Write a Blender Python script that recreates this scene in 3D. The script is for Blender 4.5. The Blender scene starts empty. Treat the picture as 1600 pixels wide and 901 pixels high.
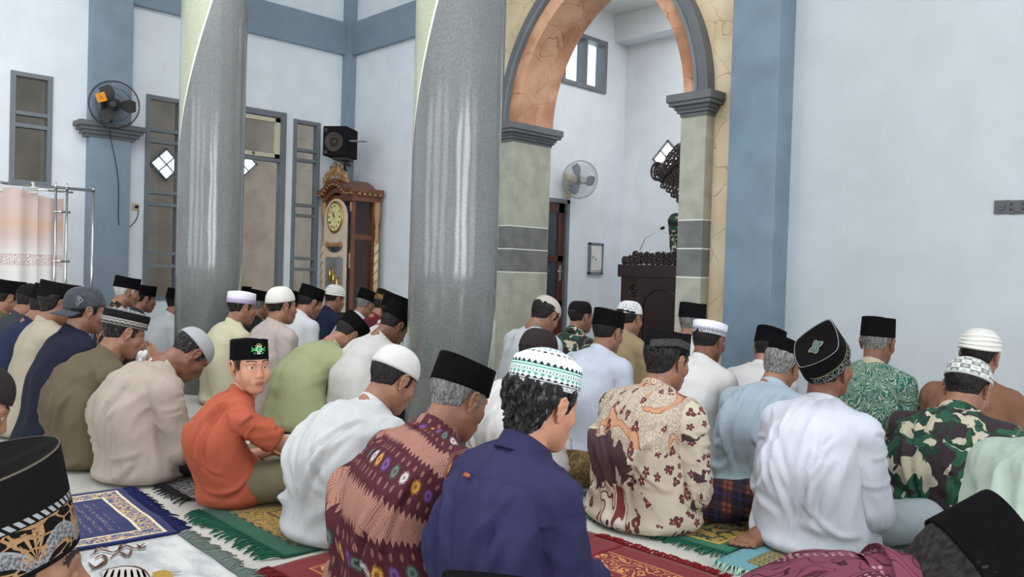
import bpy, bmesh, math, random
import numpy as np
from mathutils import Vector, Matrix, Euler

# ------------------------------------------------------------------ camera, light, exposure
S = bpy.context.scene
COL = S.collection
random.seed(7)
FPX = 1276.0
CAM_H = 1.0
YAW = math.radians(46.0)                     # camera looks 46 degrees left of the prayer direction (+Y)
PITCH, ROLL = math.radians(1.12), math.radians(1.72)
_v = Vector((-math.sin(YAW), math.cos(YAW), 0)); _r = Vector((math.cos(YAW), math.sin(YAW), 0)); _z = Vector((0, 0, 1))
_F = (_v * math.cos(PITCH) - _z * math.sin(PITCH)).normalized()
_U0 = _r.cross(_F).normalized()
_R = _r * math.cos(ROLL) + _U0 * math.sin(ROLL)
_U = _U0 * math.cos(ROLL) - _r * math.sin(ROLL)
CAM = Vector((0, 0, CAM_H))
cd = bpy.data.cameras.new('camera'); cam = bpy.data.objects.new('camera', cd); COL.objects.link(cam)
cam.matrix_world = Matrix(((_R.x, _U.x, -_F.x, CAM.x), (_R.y, _U.y, -_F.y, CAM.y), (_R.z, _U.z, -_F.z, CAM.z), (0, 0, 0, 1)))
cd.sensor_width = 36.0; cd.lens = FPX / 1600 * 36; cd.clip_start = 0.02; cd.clip_end = 200
S.camera = cam
S.view_settings.view_transform = 'Standard'; S.view_settings.look = 'None'
S.view_settings.exposure = -0.06; S.view_settings.gamma = 1.0; S.view_settings.use_curve_mapping = False
S.cycles.use_denoising = True
S.cycles.max_bounces = 7; S.cycles.diffuse_bounces = 4; S.cycles.glossy_bounces = 3; S.cycles.transmission_bounces = 4
S.cycles.caustics_reflective = False; S.cycles.caustics_refractive = False
S.cycles.sample_clamp_indirect = 6

W = bpy.data.worlds.new('World'); S.world = W; W.use_nodes = True
W.node_tree.nodes['Background'].inputs[0].default_value = (0.86, 0.93, 1.0, 1)
W.node_tree.nodes['Background'].inputs[1].default_value = 2.0

def area(name, loc, target, sx, sy, power, col=(1, 1, 1)):
    l = bpy.data.lights.new(name, 'AREA'); l.shape = 'RECTANGLE'; l.size = sx; l.size_y = sy
    l.energy = power; l.color = col
    o = bpy.data.objects.new(name, l); COL.objects.link(o); o.location = loc
    o.rotation_euler = (Vector(target) - Vector(loc)).to_track_quat('-Z', 'Y').to_euler()
    return o
# daylight entering through the tall windows of the right and back walls and the ceiling opening, plus added fill lamps
for _y, _w in ((-2.4, 205), (0.6, 190), (3.6, 38)): area('daylight_right', (4.75, _y, 2.2), (-9, _y + .4, 2.6), 1.9, 2.8, _w, (0.96, 0.98, 1.0))
for _x in (-6.6, -3.6, -0.6): area('daylight_back', (_x, -4.75, 2.2), (_x, 0, 1.6), 1.9, 2.8, 50, (0.96, 0.98, 1.0))
area('overhead_fill', (-2.8, 1.6, 5.35), (-2.8, 1.6, 0), 6.0, 3.0, 150, (0.96, 0.98, 1.0))
area('overhead_fill', (-3.6, 1.7, 5.38), (-8.8, 6.2, 2.2), 2.6, 1.6, 85, (0.97, 0.98, 1.0))  # added lamp, turned to brighten the dim far-left corner
area('niche_fill', (-4.6, 7.0, 4.05), (-4.9, 7.2, 0), 1.2, 1.0, 34, (0.96, 0.98, 1.0))  # added lamp under the closed niche ceiling, brightens the niche

# ------------------------------------------------------------------ small helpers
def ray(px, py):
    return _F + _R * ((px - 800) / FPX) + _U * ((450.5 - py) / FPX)
def at(px, py, d):
    return CAM + ray(px, py) * d
def onfloor(px, py, z=0.0):
    r = ray(px, py); return CAM + r * ((z - CAM.z) / r.z)
def onX(px, py, X):
    r = ray(px, py); return CAM + r * ((X - CAM.x) / r.x)
def onY(px, py, Y):
    r = ray(px, py); return CAM + r * ((Y - CAM.y) / r.y)
def lin(c):
    c = c / 255.0
    return c / 12.92 if c <= 0.04045 else ((c + 0.055) / 1.055) ** 2.4
def rgb(r, g, b, k=1.0):
    return (lin(r) * k, lin(g) * k, lin(b) * k, 1.0)
def smooth(me, on=True):
    me.polygons.foreach_set('use_smooth', [on] * len(me.polygons))
def put(name, me, mats=None, parent=None, loc=None):
    o = bpy.data.objects.new(name, me); COL.objects.link(o)
    if mats is not None:
        for m in (mats if isinstance(mats, (list, tuple)) else [mats]): me.materials.append(m)
    if parent is not None: o.parent = parent
    if loc is not None: o.location = loc
    return o
def empty(name, loc=(0, 0, 0), rz=0.0):
    o = bpy.data.objects.new(name, None); COL.objects.link(o); o.location = loc; o.rotation_euler = (0, 0, rz)
    o.empty_display_size = 0.05
    return o
def tag(o, label=None, cat=None, group=None, kind=None):
    if label: o['label'] = label
    if cat: o['category'] = cat
    if group: o['group'] = group
    if kind: o['kind'] = kind
    return o
def struct(o):
    o['kind'] = 'structure'; return o

class MB:
    """collects plain geometry for ONE mesh"""
    def __init__(s): s.bm = bmesh.new()
    def box(s, x0, x1, y0, y1, z0, z1, bev=0.0, M=None, mi=0):
        r = bmesh.ops.create_cube(s.bm, size=1.0)
        vs = r['verts']
        for v in vs:
            v.co = Vector(((x0 + x1) / 2 + v.co.x * (x1 - x0), (y0 + y1) / 2 + v.co.y * (y1 - y0), (z0 + z1) / 2 + v.co.z * (z1 - z0)))
        fs = set(f for v in vs for f in v.link_faces)
        if bev > 0:
            es = list(set(e for v in vs for e in v.link_edges))
            rr = bmesh.ops.bevel(s.bm, geom=es, offset=bev, segments=2, affect='EDGES', profile=0.6)
            vs = list(set(v for f in rr['faces'] for v in f.verts)); fs = rr['faces']
            allv = set(vs)
            vs = list(allv)
        if M is not None:
            for v in vs: v.co = M @ v.co
        for f in fs:
            if f.is_valid: f.material_index = mi
        return s
    def quad(s, a, b, c, d, mi=0):
        vs = [s.bm.verts.new(Vector(p)) for p in (a, b, c, d)]
        f = s.bm.faces.new(vs); f.material_index = mi; return s
    def prism(s, pts, off, mi=0):
        """pts: planar polygon (3D), extruded by vector off"""
        off = Vector(off)
        a = [s.bm.verts.new(Vector(p)) for p in pts]; b = [s.bm.verts.new(Vector(p) + off) for p in pts]
        n = len(pts)
        fs = [s.bm.faces.new(a[::-1]), s.bm.faces.new(b)]
        for i in range(n): fs.append(s.bm.faces.new((a[i], a[(i + 1) % n], b[(i + 1) % n], b[i])))
        for f in fs: f.material_index = mi
        return s
    def tube(s, pts, r, seg=8, closed=False, mi=0, cap=True):
        pts = [Vector(p) for p in pts]; n = len(pts); rings = []
        rr = r if isinstance(r, (list, tuple)) else [r] * n
        prev = None
        for i, p in enumerate(pts):
            if closed: t = pts[(i + 1) % n] - pts[i - 1]
            else: t = pts[min(i + 1, n - 1)] - pts[max(i - 1, 0)]
            t.normalize()
            if prev is None:
                u = t.orthogonal().normalized()
            else:
                u = prev - t * prev.dot(t)
                u = u.normalized() if u.length > 1e-6 else t.orthogonal().normalized()
            prev = u; w = t.cross(u)
            rings.append([s.bm.verts.new(p + (u * math.cos(2 * math.pi * k / seg) + w * math.sin(2 * math.pi * k / seg)) * rr[i]) for k in range(seg)])
        m = n if closed else n - 1
        for i in range(m):
            A, B = rings[i], rings[(i + 1) % n]
            off = 0
            if closed and i == n - 1:
                off = min(range(seg), key=lambda q: (A[0].co - B[q].co).length)
            for k in range(seg):
                f = s.bm.faces.new((A[k], A[(k + 1) % seg], B[(k + 1 + off) % seg], B[(k + off) % seg])); f.material_index = mi; f.smooth = True
        if cap and not closed:
            for R_, fl in ((rings[0], True), (rings[-1], False)):
                f = s.bm.faces.new(R_[::-1] if fl else R_); f.material_index = mi
        return s
    def lathe(s, prof, seg=24, M=None, mi=0, smooth_=True):
        """prof: list of (r,z) from bottom to top"""
        rings = []
        for r_, z_ in prof:
            rings.append([Vector((r_ * math.cos(2 * math.pi * k / seg), r_ * math.sin(2 * math.pi * k / seg), z_)) for k in range(seg)])
        if M is not None: rings = [[M @ p for p in R_] for R_ in rings]
        vr = [[s.bm.verts.new(p) for p in R_] for R_ in rings]
        for i in range(len(vr) - 1):
            for k in range(seg):
                f = s.bm.faces.new((vr[i][k], vr[i][(k + 1) % seg], vr[i + 1][(k + 1) % seg], vr[i + 1][k])); f.material_index = mi; f.smooth = smooth_
        for R_, fl in ((vr[0], True), (vr[-1], False)):
            f = s.bm.faces.new(R_[::-1] if fl else R_); f.material_index = mi
        return s
    def ball(s, c, rad, M=None, seg=12, mi=0):
        r = bmesh.ops.create_uvsphere(s.bm, u_segments=seg, v_segments=max(6, seg // 2 + 2), radius=1.0)
        rad = rad if isinstance(rad, (list, tuple)) else (rad,) * 3
        for v in r['verts']:
            p = Vector((v.co.x * rad[0], v.co.y * rad[1], v.co.z * rad[2]))
            if M is not None: p = M @ p
            v.co = p + Vector(c)
            for f in v.link_faces: f.smooth = True; f.material_index = mi
        return s
    def build(s, name, mats=None, parent=None, loc=None):
        bmesh.ops.recalc_face_normals(s.bm, faces=s.bm.faces[:])
        me = bpy.data.meshes.new(name); s.bm.to_mesh(me); s.bm.free()
        return put(name, me, mats, parent, loc)

def axis_matrix(zdir, origin=(0, 0, 0), up=(0, 0, 1)):
    """matrix whose local Z is zdir"""
    z = Vector(zdir).normalized(); u = Vector(up)
    if abs(z.dot(u)) > 0.98: u = Vector((1, 0, 0))
    x = u.cross(z).normalized(); y = z.cross(x)
    return Matrix(((x.x, y.x, z.x, origin[0]), (x.y, y.y, z.y, origin[1]), (x.z, y.z, z.z, origin[2]), (0, 0, 0, 1)))

# ------------------------------------------------------------------ node helper
class Sk:
    def __init__(s, b, sock): s.b, s.s = b, sock
    def _m(s, op, o=None, rev=False, o2=None):
        return s.b.math(op, o if rev else s, s if rev else o, o2)
    def __add__(s, o): return s._m('ADD', o)
    __radd__ = __add__
    def __sub__(s, o): return s._m('SUBTRACT', o)
    def __rsub__(s, o): return s._m('SUBTRACT', o, True)
    def __mul__(s, o): return s._m('MULTIPLY', o)
    __rmul__ = __mul__
    def __truediv__(s, o): return s._m('DIVIDE', o)
    def __neg__(s): return s._m('MULTIPLY', -1.0)
    def gt(s, o): return s._m('GREATER_THAN', o)
    def lt(s, o): return s._m('LESS_THAN', o)
    def abs(s): return s._m('ABSOLUTE')
    def sin(s): return s._m('SINE')
    def cos(s): return s._m('COSINE')
    def fract(s): return s._m('FRACT')
    def floor(s): return s._m('FLOOR')
    def pow(s, o): return s._m('POWER', o)
    def sqrt(s): return s._m('SQRT')
    def max(s, o): return s._m('MAXIMUM', o)
    def min(s, o): return s._m('MINIMUM', o)
    def mod(s, o): return s._m('MODULO', o)
    def step(s, a, b):
        """smooth 0..1 between a and b"""
        return s.b.maprange(s, a, b)
    def tri(s, period):      # triangle wave -.5...5 distance from cell centre, in units of s
        return ((s / period).fract() - 0.5).abs() * period
class Mat:
    def __init__(s, name, rough=0.8, spec=0.3, **kw):
        s.m = bpy.data.materials.new(name); s.m.use_nodes = True; s.nt = s.m.node_tree
        s.p = s.nt.nodes['Principled BSDF']
        s.p.inputs['Roughness'].default_value = rough; s.p.inputs['Specular IOR Level'].default_value = spec
        for k, v in kw.items(): s.p.inputs[k.replace('_', ' ')].default_value = v
    def node(s, t): return s.nt.nodes.new(t)
    def inp(s, sock, v):
        if isinstance(v, Sk): s.nt.links.new(v.s, sock)
        elif v is not None:
            if hasattr(sock.default_value, '__len__'):
                if isinstance(v, (int, float)): v = (v,) * len(sock.default_value)
                sock.default_value = tuple(v)[:len(sock.default_value)]
            else: sock.default_value = v
    def math(s, op, a=None, b=None, c=None):
        n = s.node('ShaderNodeMath'); n.operation = op
        for i, x in enumerate((a, b, c)):
            if x is not None: s.inp(n.inputs[i], x)
        return Sk(s, n.outputs[0])
    def maprange(s, v, a, b, c=0.0, d=1.0):
        n = s.node('ShaderNodeMapRange'); n.interpolation_type = 'SMOOTHSTEP'
        for i, x in enumerate((v, a, b, c, d)): s.inp(n.inputs[i], x)
        return Sk(s, n.outputs[0])
    def obj(s): return Sk(s, s.node('ShaderNodeTexCoord').outputs['Object'])
    def attr(s, name):
        n = s.node('ShaderNodeAttribute'); n.attribute_name = name; return Sk(s, n.outputs['Vector'])
    def geo(s): return Sk(s, s.node('ShaderNodeNewGeometry').outputs['Position'])
    def sep(s, v):
        n = s.node('ShaderNodeSeparateXYZ'); s.inp(n.inputs[0], v); return [Sk(s, o) for o in n.outputs]
    def comb(s, x=0.0, y=0.0, z=0.0):
        n = s.node('ShaderNodeCombineXYZ')
        for i, q in enumerate((x, y, z)): s.inp(n.inputs[i], q)
        return Sk(s, n.outputs[0])
    def scale(s, v, k, off=(0, 0, 0)):
        n = s.node('ShaderNodeMapping'); s.inp(n.inputs[0], v); n.inputs['Scale'].default_value = k if hasattr(k, '__len__') else (k,) * 3
        n.inputs['Location'].default_value = off; return Sk(s, n.outputs[0])
    def noise(s, v, sc=5.0, det=3.0, rough=0.5, dist=0.0, color=False):
        n = s.node('ShaderNodeTexNoise'); s.inp(n.inputs['Vector'], v)
        n.inputs['Scale'].default_value = sc; n.inputs['Detail'].default_value = det; n.inputs['Roughness'].default_value = rough; n.inputs['Distortion'].default_value = dist
        return Sk(s, n.outputs['Color' if color else 'Fac'])
    def vor(s, v, sc=5.0, feat='F1', out='Distance', rnd=1.0):
        n = s.node('ShaderNodeTexVoronoi'); n.feature = feat; s.inp(n.inputs['Vector'], v)
        n.inputs['Scale'].default_value = sc; n.inputs['Randomness'].default_value = rnd
        return Sk(s, n.outputs[out])
    def mix(s, f, a, b):
        n = s.node('ShaderNodeMix'); n.data_type = 'RGBA'
        s.inp(n.inputs[0], f); s.inp(n.inputs[6], a); s.inp(n.inputs[7], b); return Sk(s, n.outputs[2])
    def warp(s, v, sc, amt):
        c = s.noise(v, sc, 2, color=True)
        n = s.node('ShaderNodeVectorMath'); n.operation = 'MULTIPLY_ADD'
        s.inp(n.inputs[0], c); n.inputs[1].default_value = (amt,) * 3; s.inp(n.inputs[2], v); return Sk(s, n.outputs[0])
    def ramp(s, f, stops, interp='LINEAR'):
        n = s.node('ShaderNodeValToRGB'); n.color_ramp.interpolation = interp; e = n.color_ramp.elements
        while len(e) < len(stops): e.new(0.5)
        for i, (p, c) in enumerate(stops): e[i].position = p; e[i].color = c
        s.inp(n.inputs[0], f); return Sk(s, n.outputs[0])
    def color(s, c): s.inp(s.p.inputs['Base Color'], c); return s
    def bump(s, h, strength=0.3, dist=0.01):
        n = s.node('ShaderNodeBump'); n.inputs['Strength'].default_value = strength; n.inputs['Distance'].default_value = dist
        s.inp(n.inputs['Height'], h); s.nt.links.new(n.outputs[0], s.p.inputs['Normal']); return s
def box_uv(v, s): pass
# ------------------------------------------------------------------ setting materials
def plain(name, c, rough=0.7, spec=0.3, bump=0.0, bsc=60, var=0.06, **kw):
    b = Mat(name, rough, spec, **kw)
    v = b.obj(); n = b.noise(v, 4, 4)
    c2 = tuple(x * (1 - var * 3) for x in c[:3]) + (1,)
    b.color(b.mix(n.step(0.2, 0.85), c, c2))
    if bump: b.bump(b.noise(v, bsc, 4), bump, 0.004)
    return b.m
def metal(name, c, rough=0.25):
    return Mat(name, rough, 0.5, Metallic=1.0).color(c).m
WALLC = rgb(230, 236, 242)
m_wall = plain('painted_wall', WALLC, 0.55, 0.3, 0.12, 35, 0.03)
m_wallR = plain('painted_wall_darker', rgb(188, 194, 199), 0.5, 0.3, 0.12, 35, 0.03)  # wall paint in a darker tone, used right of the arch
m_ceil = plain('white_ceiling', rgb(232, 234, 232), 0.8)
m_blue = plain('blue_grey_paint', rgb(134, 149, 163), 0.45, 0.35, 0.18, 22, 0.05)
m_bluegloss = plain('blue_grey_gloss_paint', rgb(122, 141, 157), 0.22, 0.5, 0.35, 9, 0.09)
m_frame = plain('grey_frame_paint', rgb(118, 124, 130), 0.45, 0.4, 0.05)
m_ledge = plain('dark_grey_moulding', rgb(104, 107, 110), 0.5, 0.35, 0.1)
m_cream = plain('cream_paint', rgb(214, 208, 178), 0.5)
m_white = plain('white_plastic', rgb(228, 228, 222), 0.35, 0.5)
m_black = plain('black_plastic', rgb(26, 26, 28), 0.4, 0.4)
m_steel = metal('polished_steel', rgb(200, 200, 200), 0.2)
m_brass = metal('brass', rgb(206, 170, 90), 0.3)
m_passage = plain('stained_passage_wall', rgb(182, 166, 150), 0.8, 0.2, 0.1, 12, 0.09)

def mk_floor():
    b = Mat('white_floor_tiles', 0.12, 0.5)
    x, y, z = b.sep(b.obj())
    gx = (x + 0.13).tri(0.6); gy = (y - 1.25 + 0.3).tri(0.6)
    # distance from the joint = .3 - distance from cell centre
    g = (gx.gt(0.2982)).max(gy.gt(0.2982))
    n = b.noise(b.obj(), 1.3, 5); n2 = b.noise(b.obj(), 9, 6)
    base = b.mix(n.step(0.35, 0.7), rgb(200, 199, 190), rgb(184, 182, 173))
    base = b.mix((n2 - 0.5).abs().lt(0.012) * 0.25, base, rgb(180, 176, 165))
    b.color(b.mix(g * 0.8, base, rgb(128, 124, 116)))
    b.inp(b.p.inputs['Roughness'], n2 * 0.12 + 0.1 + g * 0.4)
    return b.m
m_floor = mk_floor()

def mk_marble(name, base, dark, vein, sc, gloss=0.45):
    b = Mat(name, gloss, 0.4)
    v = b.warp(b.warp(b.obj(), 1.3, 0.75), 7, .10)
    e = b.vor(v, sc, 'DISTANCE_TO_EDGE')
    n = b.noise(b.obj(), 2.5, 5)
    c = b.mix(n.step(0.3, 0.7), base, dark)
    m = b.noise(b.obj(), 3.1, 2).step(0.35, 0.55)
    b.color(b.mix((1.0 - e.step(0.0, 0.014)) * m * 0.75, c, vein))
    b.bump(e.step(0.0, 0.03), 0.25, 0.006)
    return b.m
m_marble = mk_marble('cream_veined_plaster', rgb(226, 208, 178), rgb(206, 184, 148), rgb(150, 118, 88), 3.2)
m_peach = mk_marble('peach_stone_plaster', rgb(212, 166, 134), rgb(158, 108, 80), rgb(104, 64, 46), 3.0)

def mk_pilaster():
    b = Mat('banded_pilaster_plaster', 0.45, 0.4)
    x, y, z = b.sep(b.geo())
    n = b.noise(b.obj(), 7, 5)
    c = b.mix(n.step(0.3, 0.7), rgb(176, 175, 158), rgb(156, 156, 142))
    d = b.mix(n.step(0.3, 0.7), rgb(122, 124, 120), rgb(102, 104, 102))
    band = z.gt(1.005) * z.lt(1.475)
    c = b.mix(band, c, d)
    ln = ((z - 1.005).abs().lt(0.005)).max((z - 1.24).abs().lt(0.005)).max((z - 1.475).abs().lt(0.005))
    b.color(b.mix(ln, c, rgb(225, 226, 215)))
    return b.m
m_pil = mk_pilaster()

def mk_column(name, phase):
    """glossy round column with a broad grey ribbon winding over a pale cream ground"""
    b = Mat(name, 0.16, 0.5)
    x, y, z = b.sep(b.obj())
    a = b.math('ARCTAN2', y, x) * (180 / math.pi)            # -180..180
    t = ((a - z * 65.0 - phase) / 360.0).fract() * 360.0     # ribbon occupies t in 0..213
    n = b.noise(b.obj(), 70, 2, 0.5); n1 = b.noise(b.obj(), 3.5, 4)
    grey = b.mix(n.step(0.35, 0.65), rgb(112, 115, 115), rgb(124, 127, 126))
    grey = b.mix(n1.step(0.3, 0.75) * 0.5, grey, rgb(104, 108, 107))
    crm = b.mix(n.step(0.3, 0.7), rgb(178, 182, 160), rgb(166, 170, 148))
    c = b.mix(t.lt(213.0), crm, grey)
    e = (t.lt(1.6)).max(t.gt(358.4)).max((t - 213.0).abs().lt(1.6))
    b.color(b.mix(e, c, rgb(222, 222, 206)))
    h = b.noise(b.scale(b.obj(), (1, 1, 0.3)), 4, 2)
    b.bump(h, 0.35, 0.03)
    return b.m

def mk_glass(name='window_glass'):
    b = Mat(name, 0.02, 0.5)
    b.nt.nodes.remove(b.p)
    out = b.nt.nodes['Material Output']
    tr = b.node('ShaderNodeBsdfTransparent'); tr.inputs[0].default_value = (0.86, 0.88, 0.88, 1)
    gl = b.node('ShaderNodeBsdfGlossy'); gl.inputs['Roughness'].default_value = 0.02; gl.inputs[0].default_value = (1, 1, 1, 1)
    fr = b.node('ShaderNodeFresnel'); fr.inputs[0].default_value = 1.5
    mx = b.node('ShaderNodeMixShader')
    ge = b.node('ShaderNodeNewGeometry'); mm = b.node('ShaderNodeMath'); mm.operation = 'MULTIPLY'; ms = b.node('ShaderNodeMath'); ms.operation = 'SUBTRACT'; ms.inputs[0].default_value = 1.0
    b.nt.links.new(ge.outputs['Backfacing'], ms.inputs[1]); b.nt.links.new(fr.outputs[0], mm.inputs[0]); b.nt.links.new(ms.outputs[0], mm.inputs[1]); b.nt.links.new(mm.outputs[0], mx.inputs[0]); b.nt.links.new(tr.outputs[0], mx.inputs[1]); b.nt.links.new(gl.outputs[0], mx.inputs[2])
    b.nt.links.new(mx.outputs[0], out.inputs[0])
    return b.m
m_glass = mk_glass()
def mk_daylit(name, c, st):
    b = Mat(name, 0.3, 0.5); b.color(c)
    n = b.vor(b.obj(), 26, 'F1')
    b.inp(b.p.inputs['Emission Color'], b.mix(n.step(0.1, 0.7), c, (0.75, 0.85, 0.9, 1))); b.p.inputs['Emission Strength'].default_value = st
    return b.m
m_block = mk_daylit('glass_block_and_sky_glow', (0.95, 0.98, 1, 1), 1.6)

# ------------------------------------------------------------------ large structure
XL, YQ, XR, YB, ZC = -9.17, 5.83, 4.6, -4.6, 5.3
NB, NX0, NX1 = 8.03, -6.39, -3.3          # niche back, niche left wall, niche right wall
f = MB(); f.box(XL - 0.2, XR + 0.2, YB - 0.2, NB + 0.2, -0.12, 0.0); floor = struct(f.build('floor', m_floor))
# ceiling of the hall, with a rectangular light well
c = MB()
c.box(XL - 0.2, XR + 0.2, YB - 0.2, 0.1, ZC, ZC + 0.15); c.box(XL - 0.2, XR + 0.2, 3.1, YQ + 0.3, ZC, ZC + 0.15)
c.box(XL - 0.2, -5.8, 0.1, 3.1, ZC, ZC + 0.15); c.box(0.2, XR + 0.2, 0.1, 3.1, ZC, ZC + 0.15)
struct(c.build('ceiling', m_ceil))

def wall_with_holes(name, axis, pos, thick, a0, a1, z0, z1, holes, mat):
    """wall in the plane axis=pos spanning a0..a1 along the other axis; holes = (b0,b1,c0,c1)"""
    mb = MB()
    cuts = sorted(set([a0, a1] + [h[0] for h in holes] + [h[1] for h in holes]))
    for i in range(len(cuts) - 1):
        l, r = cuts[i], cuts[i + 1]; mid = (l + r) / 2
        hs = sorted([h for h in holes if h[0] <= mid <= h[1]], key=lambda h: h[2])
        z = z0
        spans = []
        for h in hs:
            if h[2] > z: spans.append((z, h[2]))
            z = h[3]
        if z < z1: spans.append((z, z1))
        for s0, s1 in spans:
            if axis == 'X': mb.box(min(pos, pos + thick), max(pos, pos + thick), l, r, s0, s1)
            else: mb.box(l, r, min(pos, pos + thick), max(pos, pos + thick), s0, s1)
    bmesh.ops.remove_doubles(mb.bm, verts=mb.bm.verts[:], dist=1e-5)
    return struct(mb.build(name, mat))
WZ0, WZ1 = 0.58, 2.81
wins = [(1.99, 2.36, 1.72, 2.82), (3.27, 3.66, WZ0, WZ1), (4.12, 4.93, 0.0, 2.86), (5.03, 5.40, WZ0, WZ1)]
wall_with_holes('wall_left', 'X', XL, -0.16, YB, YQ + 0.3, 0, ZC, wins, m_wall)
# qibla wall left and right of the arch bay
wall_with_holes('wall_front_left', 'Y', YQ, 0.43, XL - 0.16, -6.6, 0, ZC, [], m_wall)
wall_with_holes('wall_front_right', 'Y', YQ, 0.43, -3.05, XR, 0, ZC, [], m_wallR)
bk = [(-7.6, -5.6, 0.7, 3.6), (-4.6, -2.6, 0.7, 3.6), (-1.6, 0.4, 0.7, 3.6), (1.4, 3.4, 0.7, 3.6)]
wall_with_holes('wall_back', 'Y', YB, -0.16, XL - 0.16, XR + 0.16, 0, ZC, bk, m_wall)
rk = [(-3.4, -1.4, 0.7, 3.6), (-0.4, 1.6, 0.7, 3.6), (2.6, 4.6, 0.7, 3.6)]
wall_with_holes('wall_right', 'X', XR, 0.16, YB, YQ + 0.3, 0, ZC, rk, m_wall)
# arch bay: pointed opening
AX0, AX1, SPR, RISE = -5.98, -3.94, 2.50, 1.34
def arch_pts(x0, x1, spr, rise, n=22):
    """points of a pointed arch from the left spring over the apex to the right spring"""
    hw = (x1 - x0) / 2; cx = (x0 + x1) / 2
    R = (hw * hw + rise * rise) / (2 * hw)
    pts = []
    a_max = math.asin(min(1, rise / R))
    for i in range(n + 1):
        a = a_max * i / n; pts.append((x0 + R - R * math.cos(a), spr + R * math.sin(a)))
    return pts + [(2 * cx - x, z) for x, z in pts[-2::-1]]
def arch_wall(name, X0, X1, y0, y1, zt, mat, x0, x1):
    mb = MB(); ap = arch_pts(x0, x1, SPR, RISE)
    mb.box(X0, x0, y0, y1, 0, zt); mb.box(x1, X1, y0, y1, 0, zt)
    for k in range(len(ap) - 1):
        (xa, za), (xb, zb) = ap[k], ap[k + 1]
        mb.quad((xa, y0, za), (xb, y0, zb), (xb, y0, zt), (xa, y0, zt)); mb.quad((xa, y1, za), (xb, y1, zb), (xb, y1, zt), (xa, y1, zt))
        mb.quad((xa, y0, za), (xb, y0, zb), (xb, y1, zb), (xa, y1, za)); mb.quad((xa, y0, zt), (xb, y0, zt), (xb, y1, zt), (xa, y1, zt))
    bmesh.ops.remove_doubles(mb.bm, verts=mb.bm.verts[:], dist=1e-5)
    return struct(mb.build(name, mat))
arch_wall('wall_arch', -6.6, -3.05, YQ, YQ + 0.43, ZC, m_marble, AX0, AX1)
def arch_band(name, off0, off1, ya, yb, mat):
    mb = MB(); A = arch_pts(AX0 - off0, AX1 + off0, SPR, RISE + off0 * 1.15, 26); B = arch_pts(AX0 - off1, AX1 + off1, SPR, RISE + off1 * 1.15, 26)
    for k in range(len(A) - 1):
        for (p, q, r_, s_, y) in ((A[k], A[k + 1], B[k + 1], B[k], ya), (A[k], A[k + 1], B[k + 1], B[k], yb)):
            mb.quad((p[0], y, p[1]), (q[0], y, q[1]), (r_[0], y, r_[1]), (s_[0], y, s_[1]))
        for L in (A, B):
            mb.quad((L[k][0], ya, L[k][1]), (L[k + 1][0], ya, L[k + 1][1]), (L[k + 1][0], yb, L[k + 1][1]), (L[k][0], yb, L[k][1]))
    bmesh.ops.remove_doubles(mb.bm, verts=mb.bm.verts[:], dist=1e-4)
    return struct(mb.build(name, mat))
arch_band('trim_1', -0.03, 0.11, YQ - 0.07, YQ + 0.445, m_peach)
arch_band('trim_2', 0.125, 0.225, YQ - 0.11, YQ + 0.01, m_ledge)
arch_band('trim_3', 0.105, 0.135, YQ - 0.125, YQ + 0.01, m_frame)
# pilasters and capitals of the arch
def stack_cap(mb, x0, x1, y0, y1, z0, steps):
    for e, dz in steps:
        mb.box(x0 - e, x1 + e, y0 - e, y1 + e, z0, z0 + dz, 0.004); z0 += dz
for n_, (x0, x1) in enumerate(((-6.2, AX0), (AX1, -3.71))):
    mb = MB(); mb.box(x0 - .012 * (n_ == 1), x1 + .012 * (n_ == 0), YQ - 0.12, YQ + 0.445, 0, 2.33, 0.004)
    struct(mb.build('trim_%d' % (4 + n_), m_pil))
    mb = MB(); stack_cap(mb, x0, x1, YQ - 0.12, YQ + 0.44, 2.325, ((0.015, 0.03), (0.035, 0.025), (0.05, 0.03), (0.085, 0.03), (0.10, 0.065)))
    struct(mb.build('trim_%d' % (6 + n_), m_ledge))
# blue columns framing the arch bay
mb = MB(); mb.box(-3.43, -3.03, YQ - 0.23, YQ + 0.01, 0, ZC, 0.006); struct(mb.build('trim_8', m_bluegloss))
mb = MB(); mb.box(-6.66, -6.25, YQ - 0.23, YQ + 0.01, 0, ZC, 0.006); struct(mb.build('trim_9', m_bluegloss))
# ring beam (blue bands) and corner column
mb = MB(); mb.box(XL, XL + 0.07, YB, YQ, 3.72, 4.13); struct(mb.build('trim_10', m_blue))
mb = MB(); mb.box(XL, -6.62, YQ - 0.07, YQ, 3.72, 4.13); struct(mb.build('trim_11', m_blue))
mb = MB(); mb.box(XL, XL + 0.13, YQ - 0.13, YQ, 0, ZC, 0.004); struct(mb.build('trim_12', m_blue))
# blue pilaster of the left wall with its ledge
mb = MB(); mb.box(XL, XL + 0.13, 2.68, 3.08, 0, ZC, 0.004); struct(mb.build('trim_13', m_blue))
mb = MB(); stack_cap(mb, XL, XL + 0.13, 2.66, 3.10, 2.26, ((0.02, 0.03), (0.05, 0.035), (0.08, 0.035), (0.11, 0.05))); struct(mb.build('trim_14', m_ledge))
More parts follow.
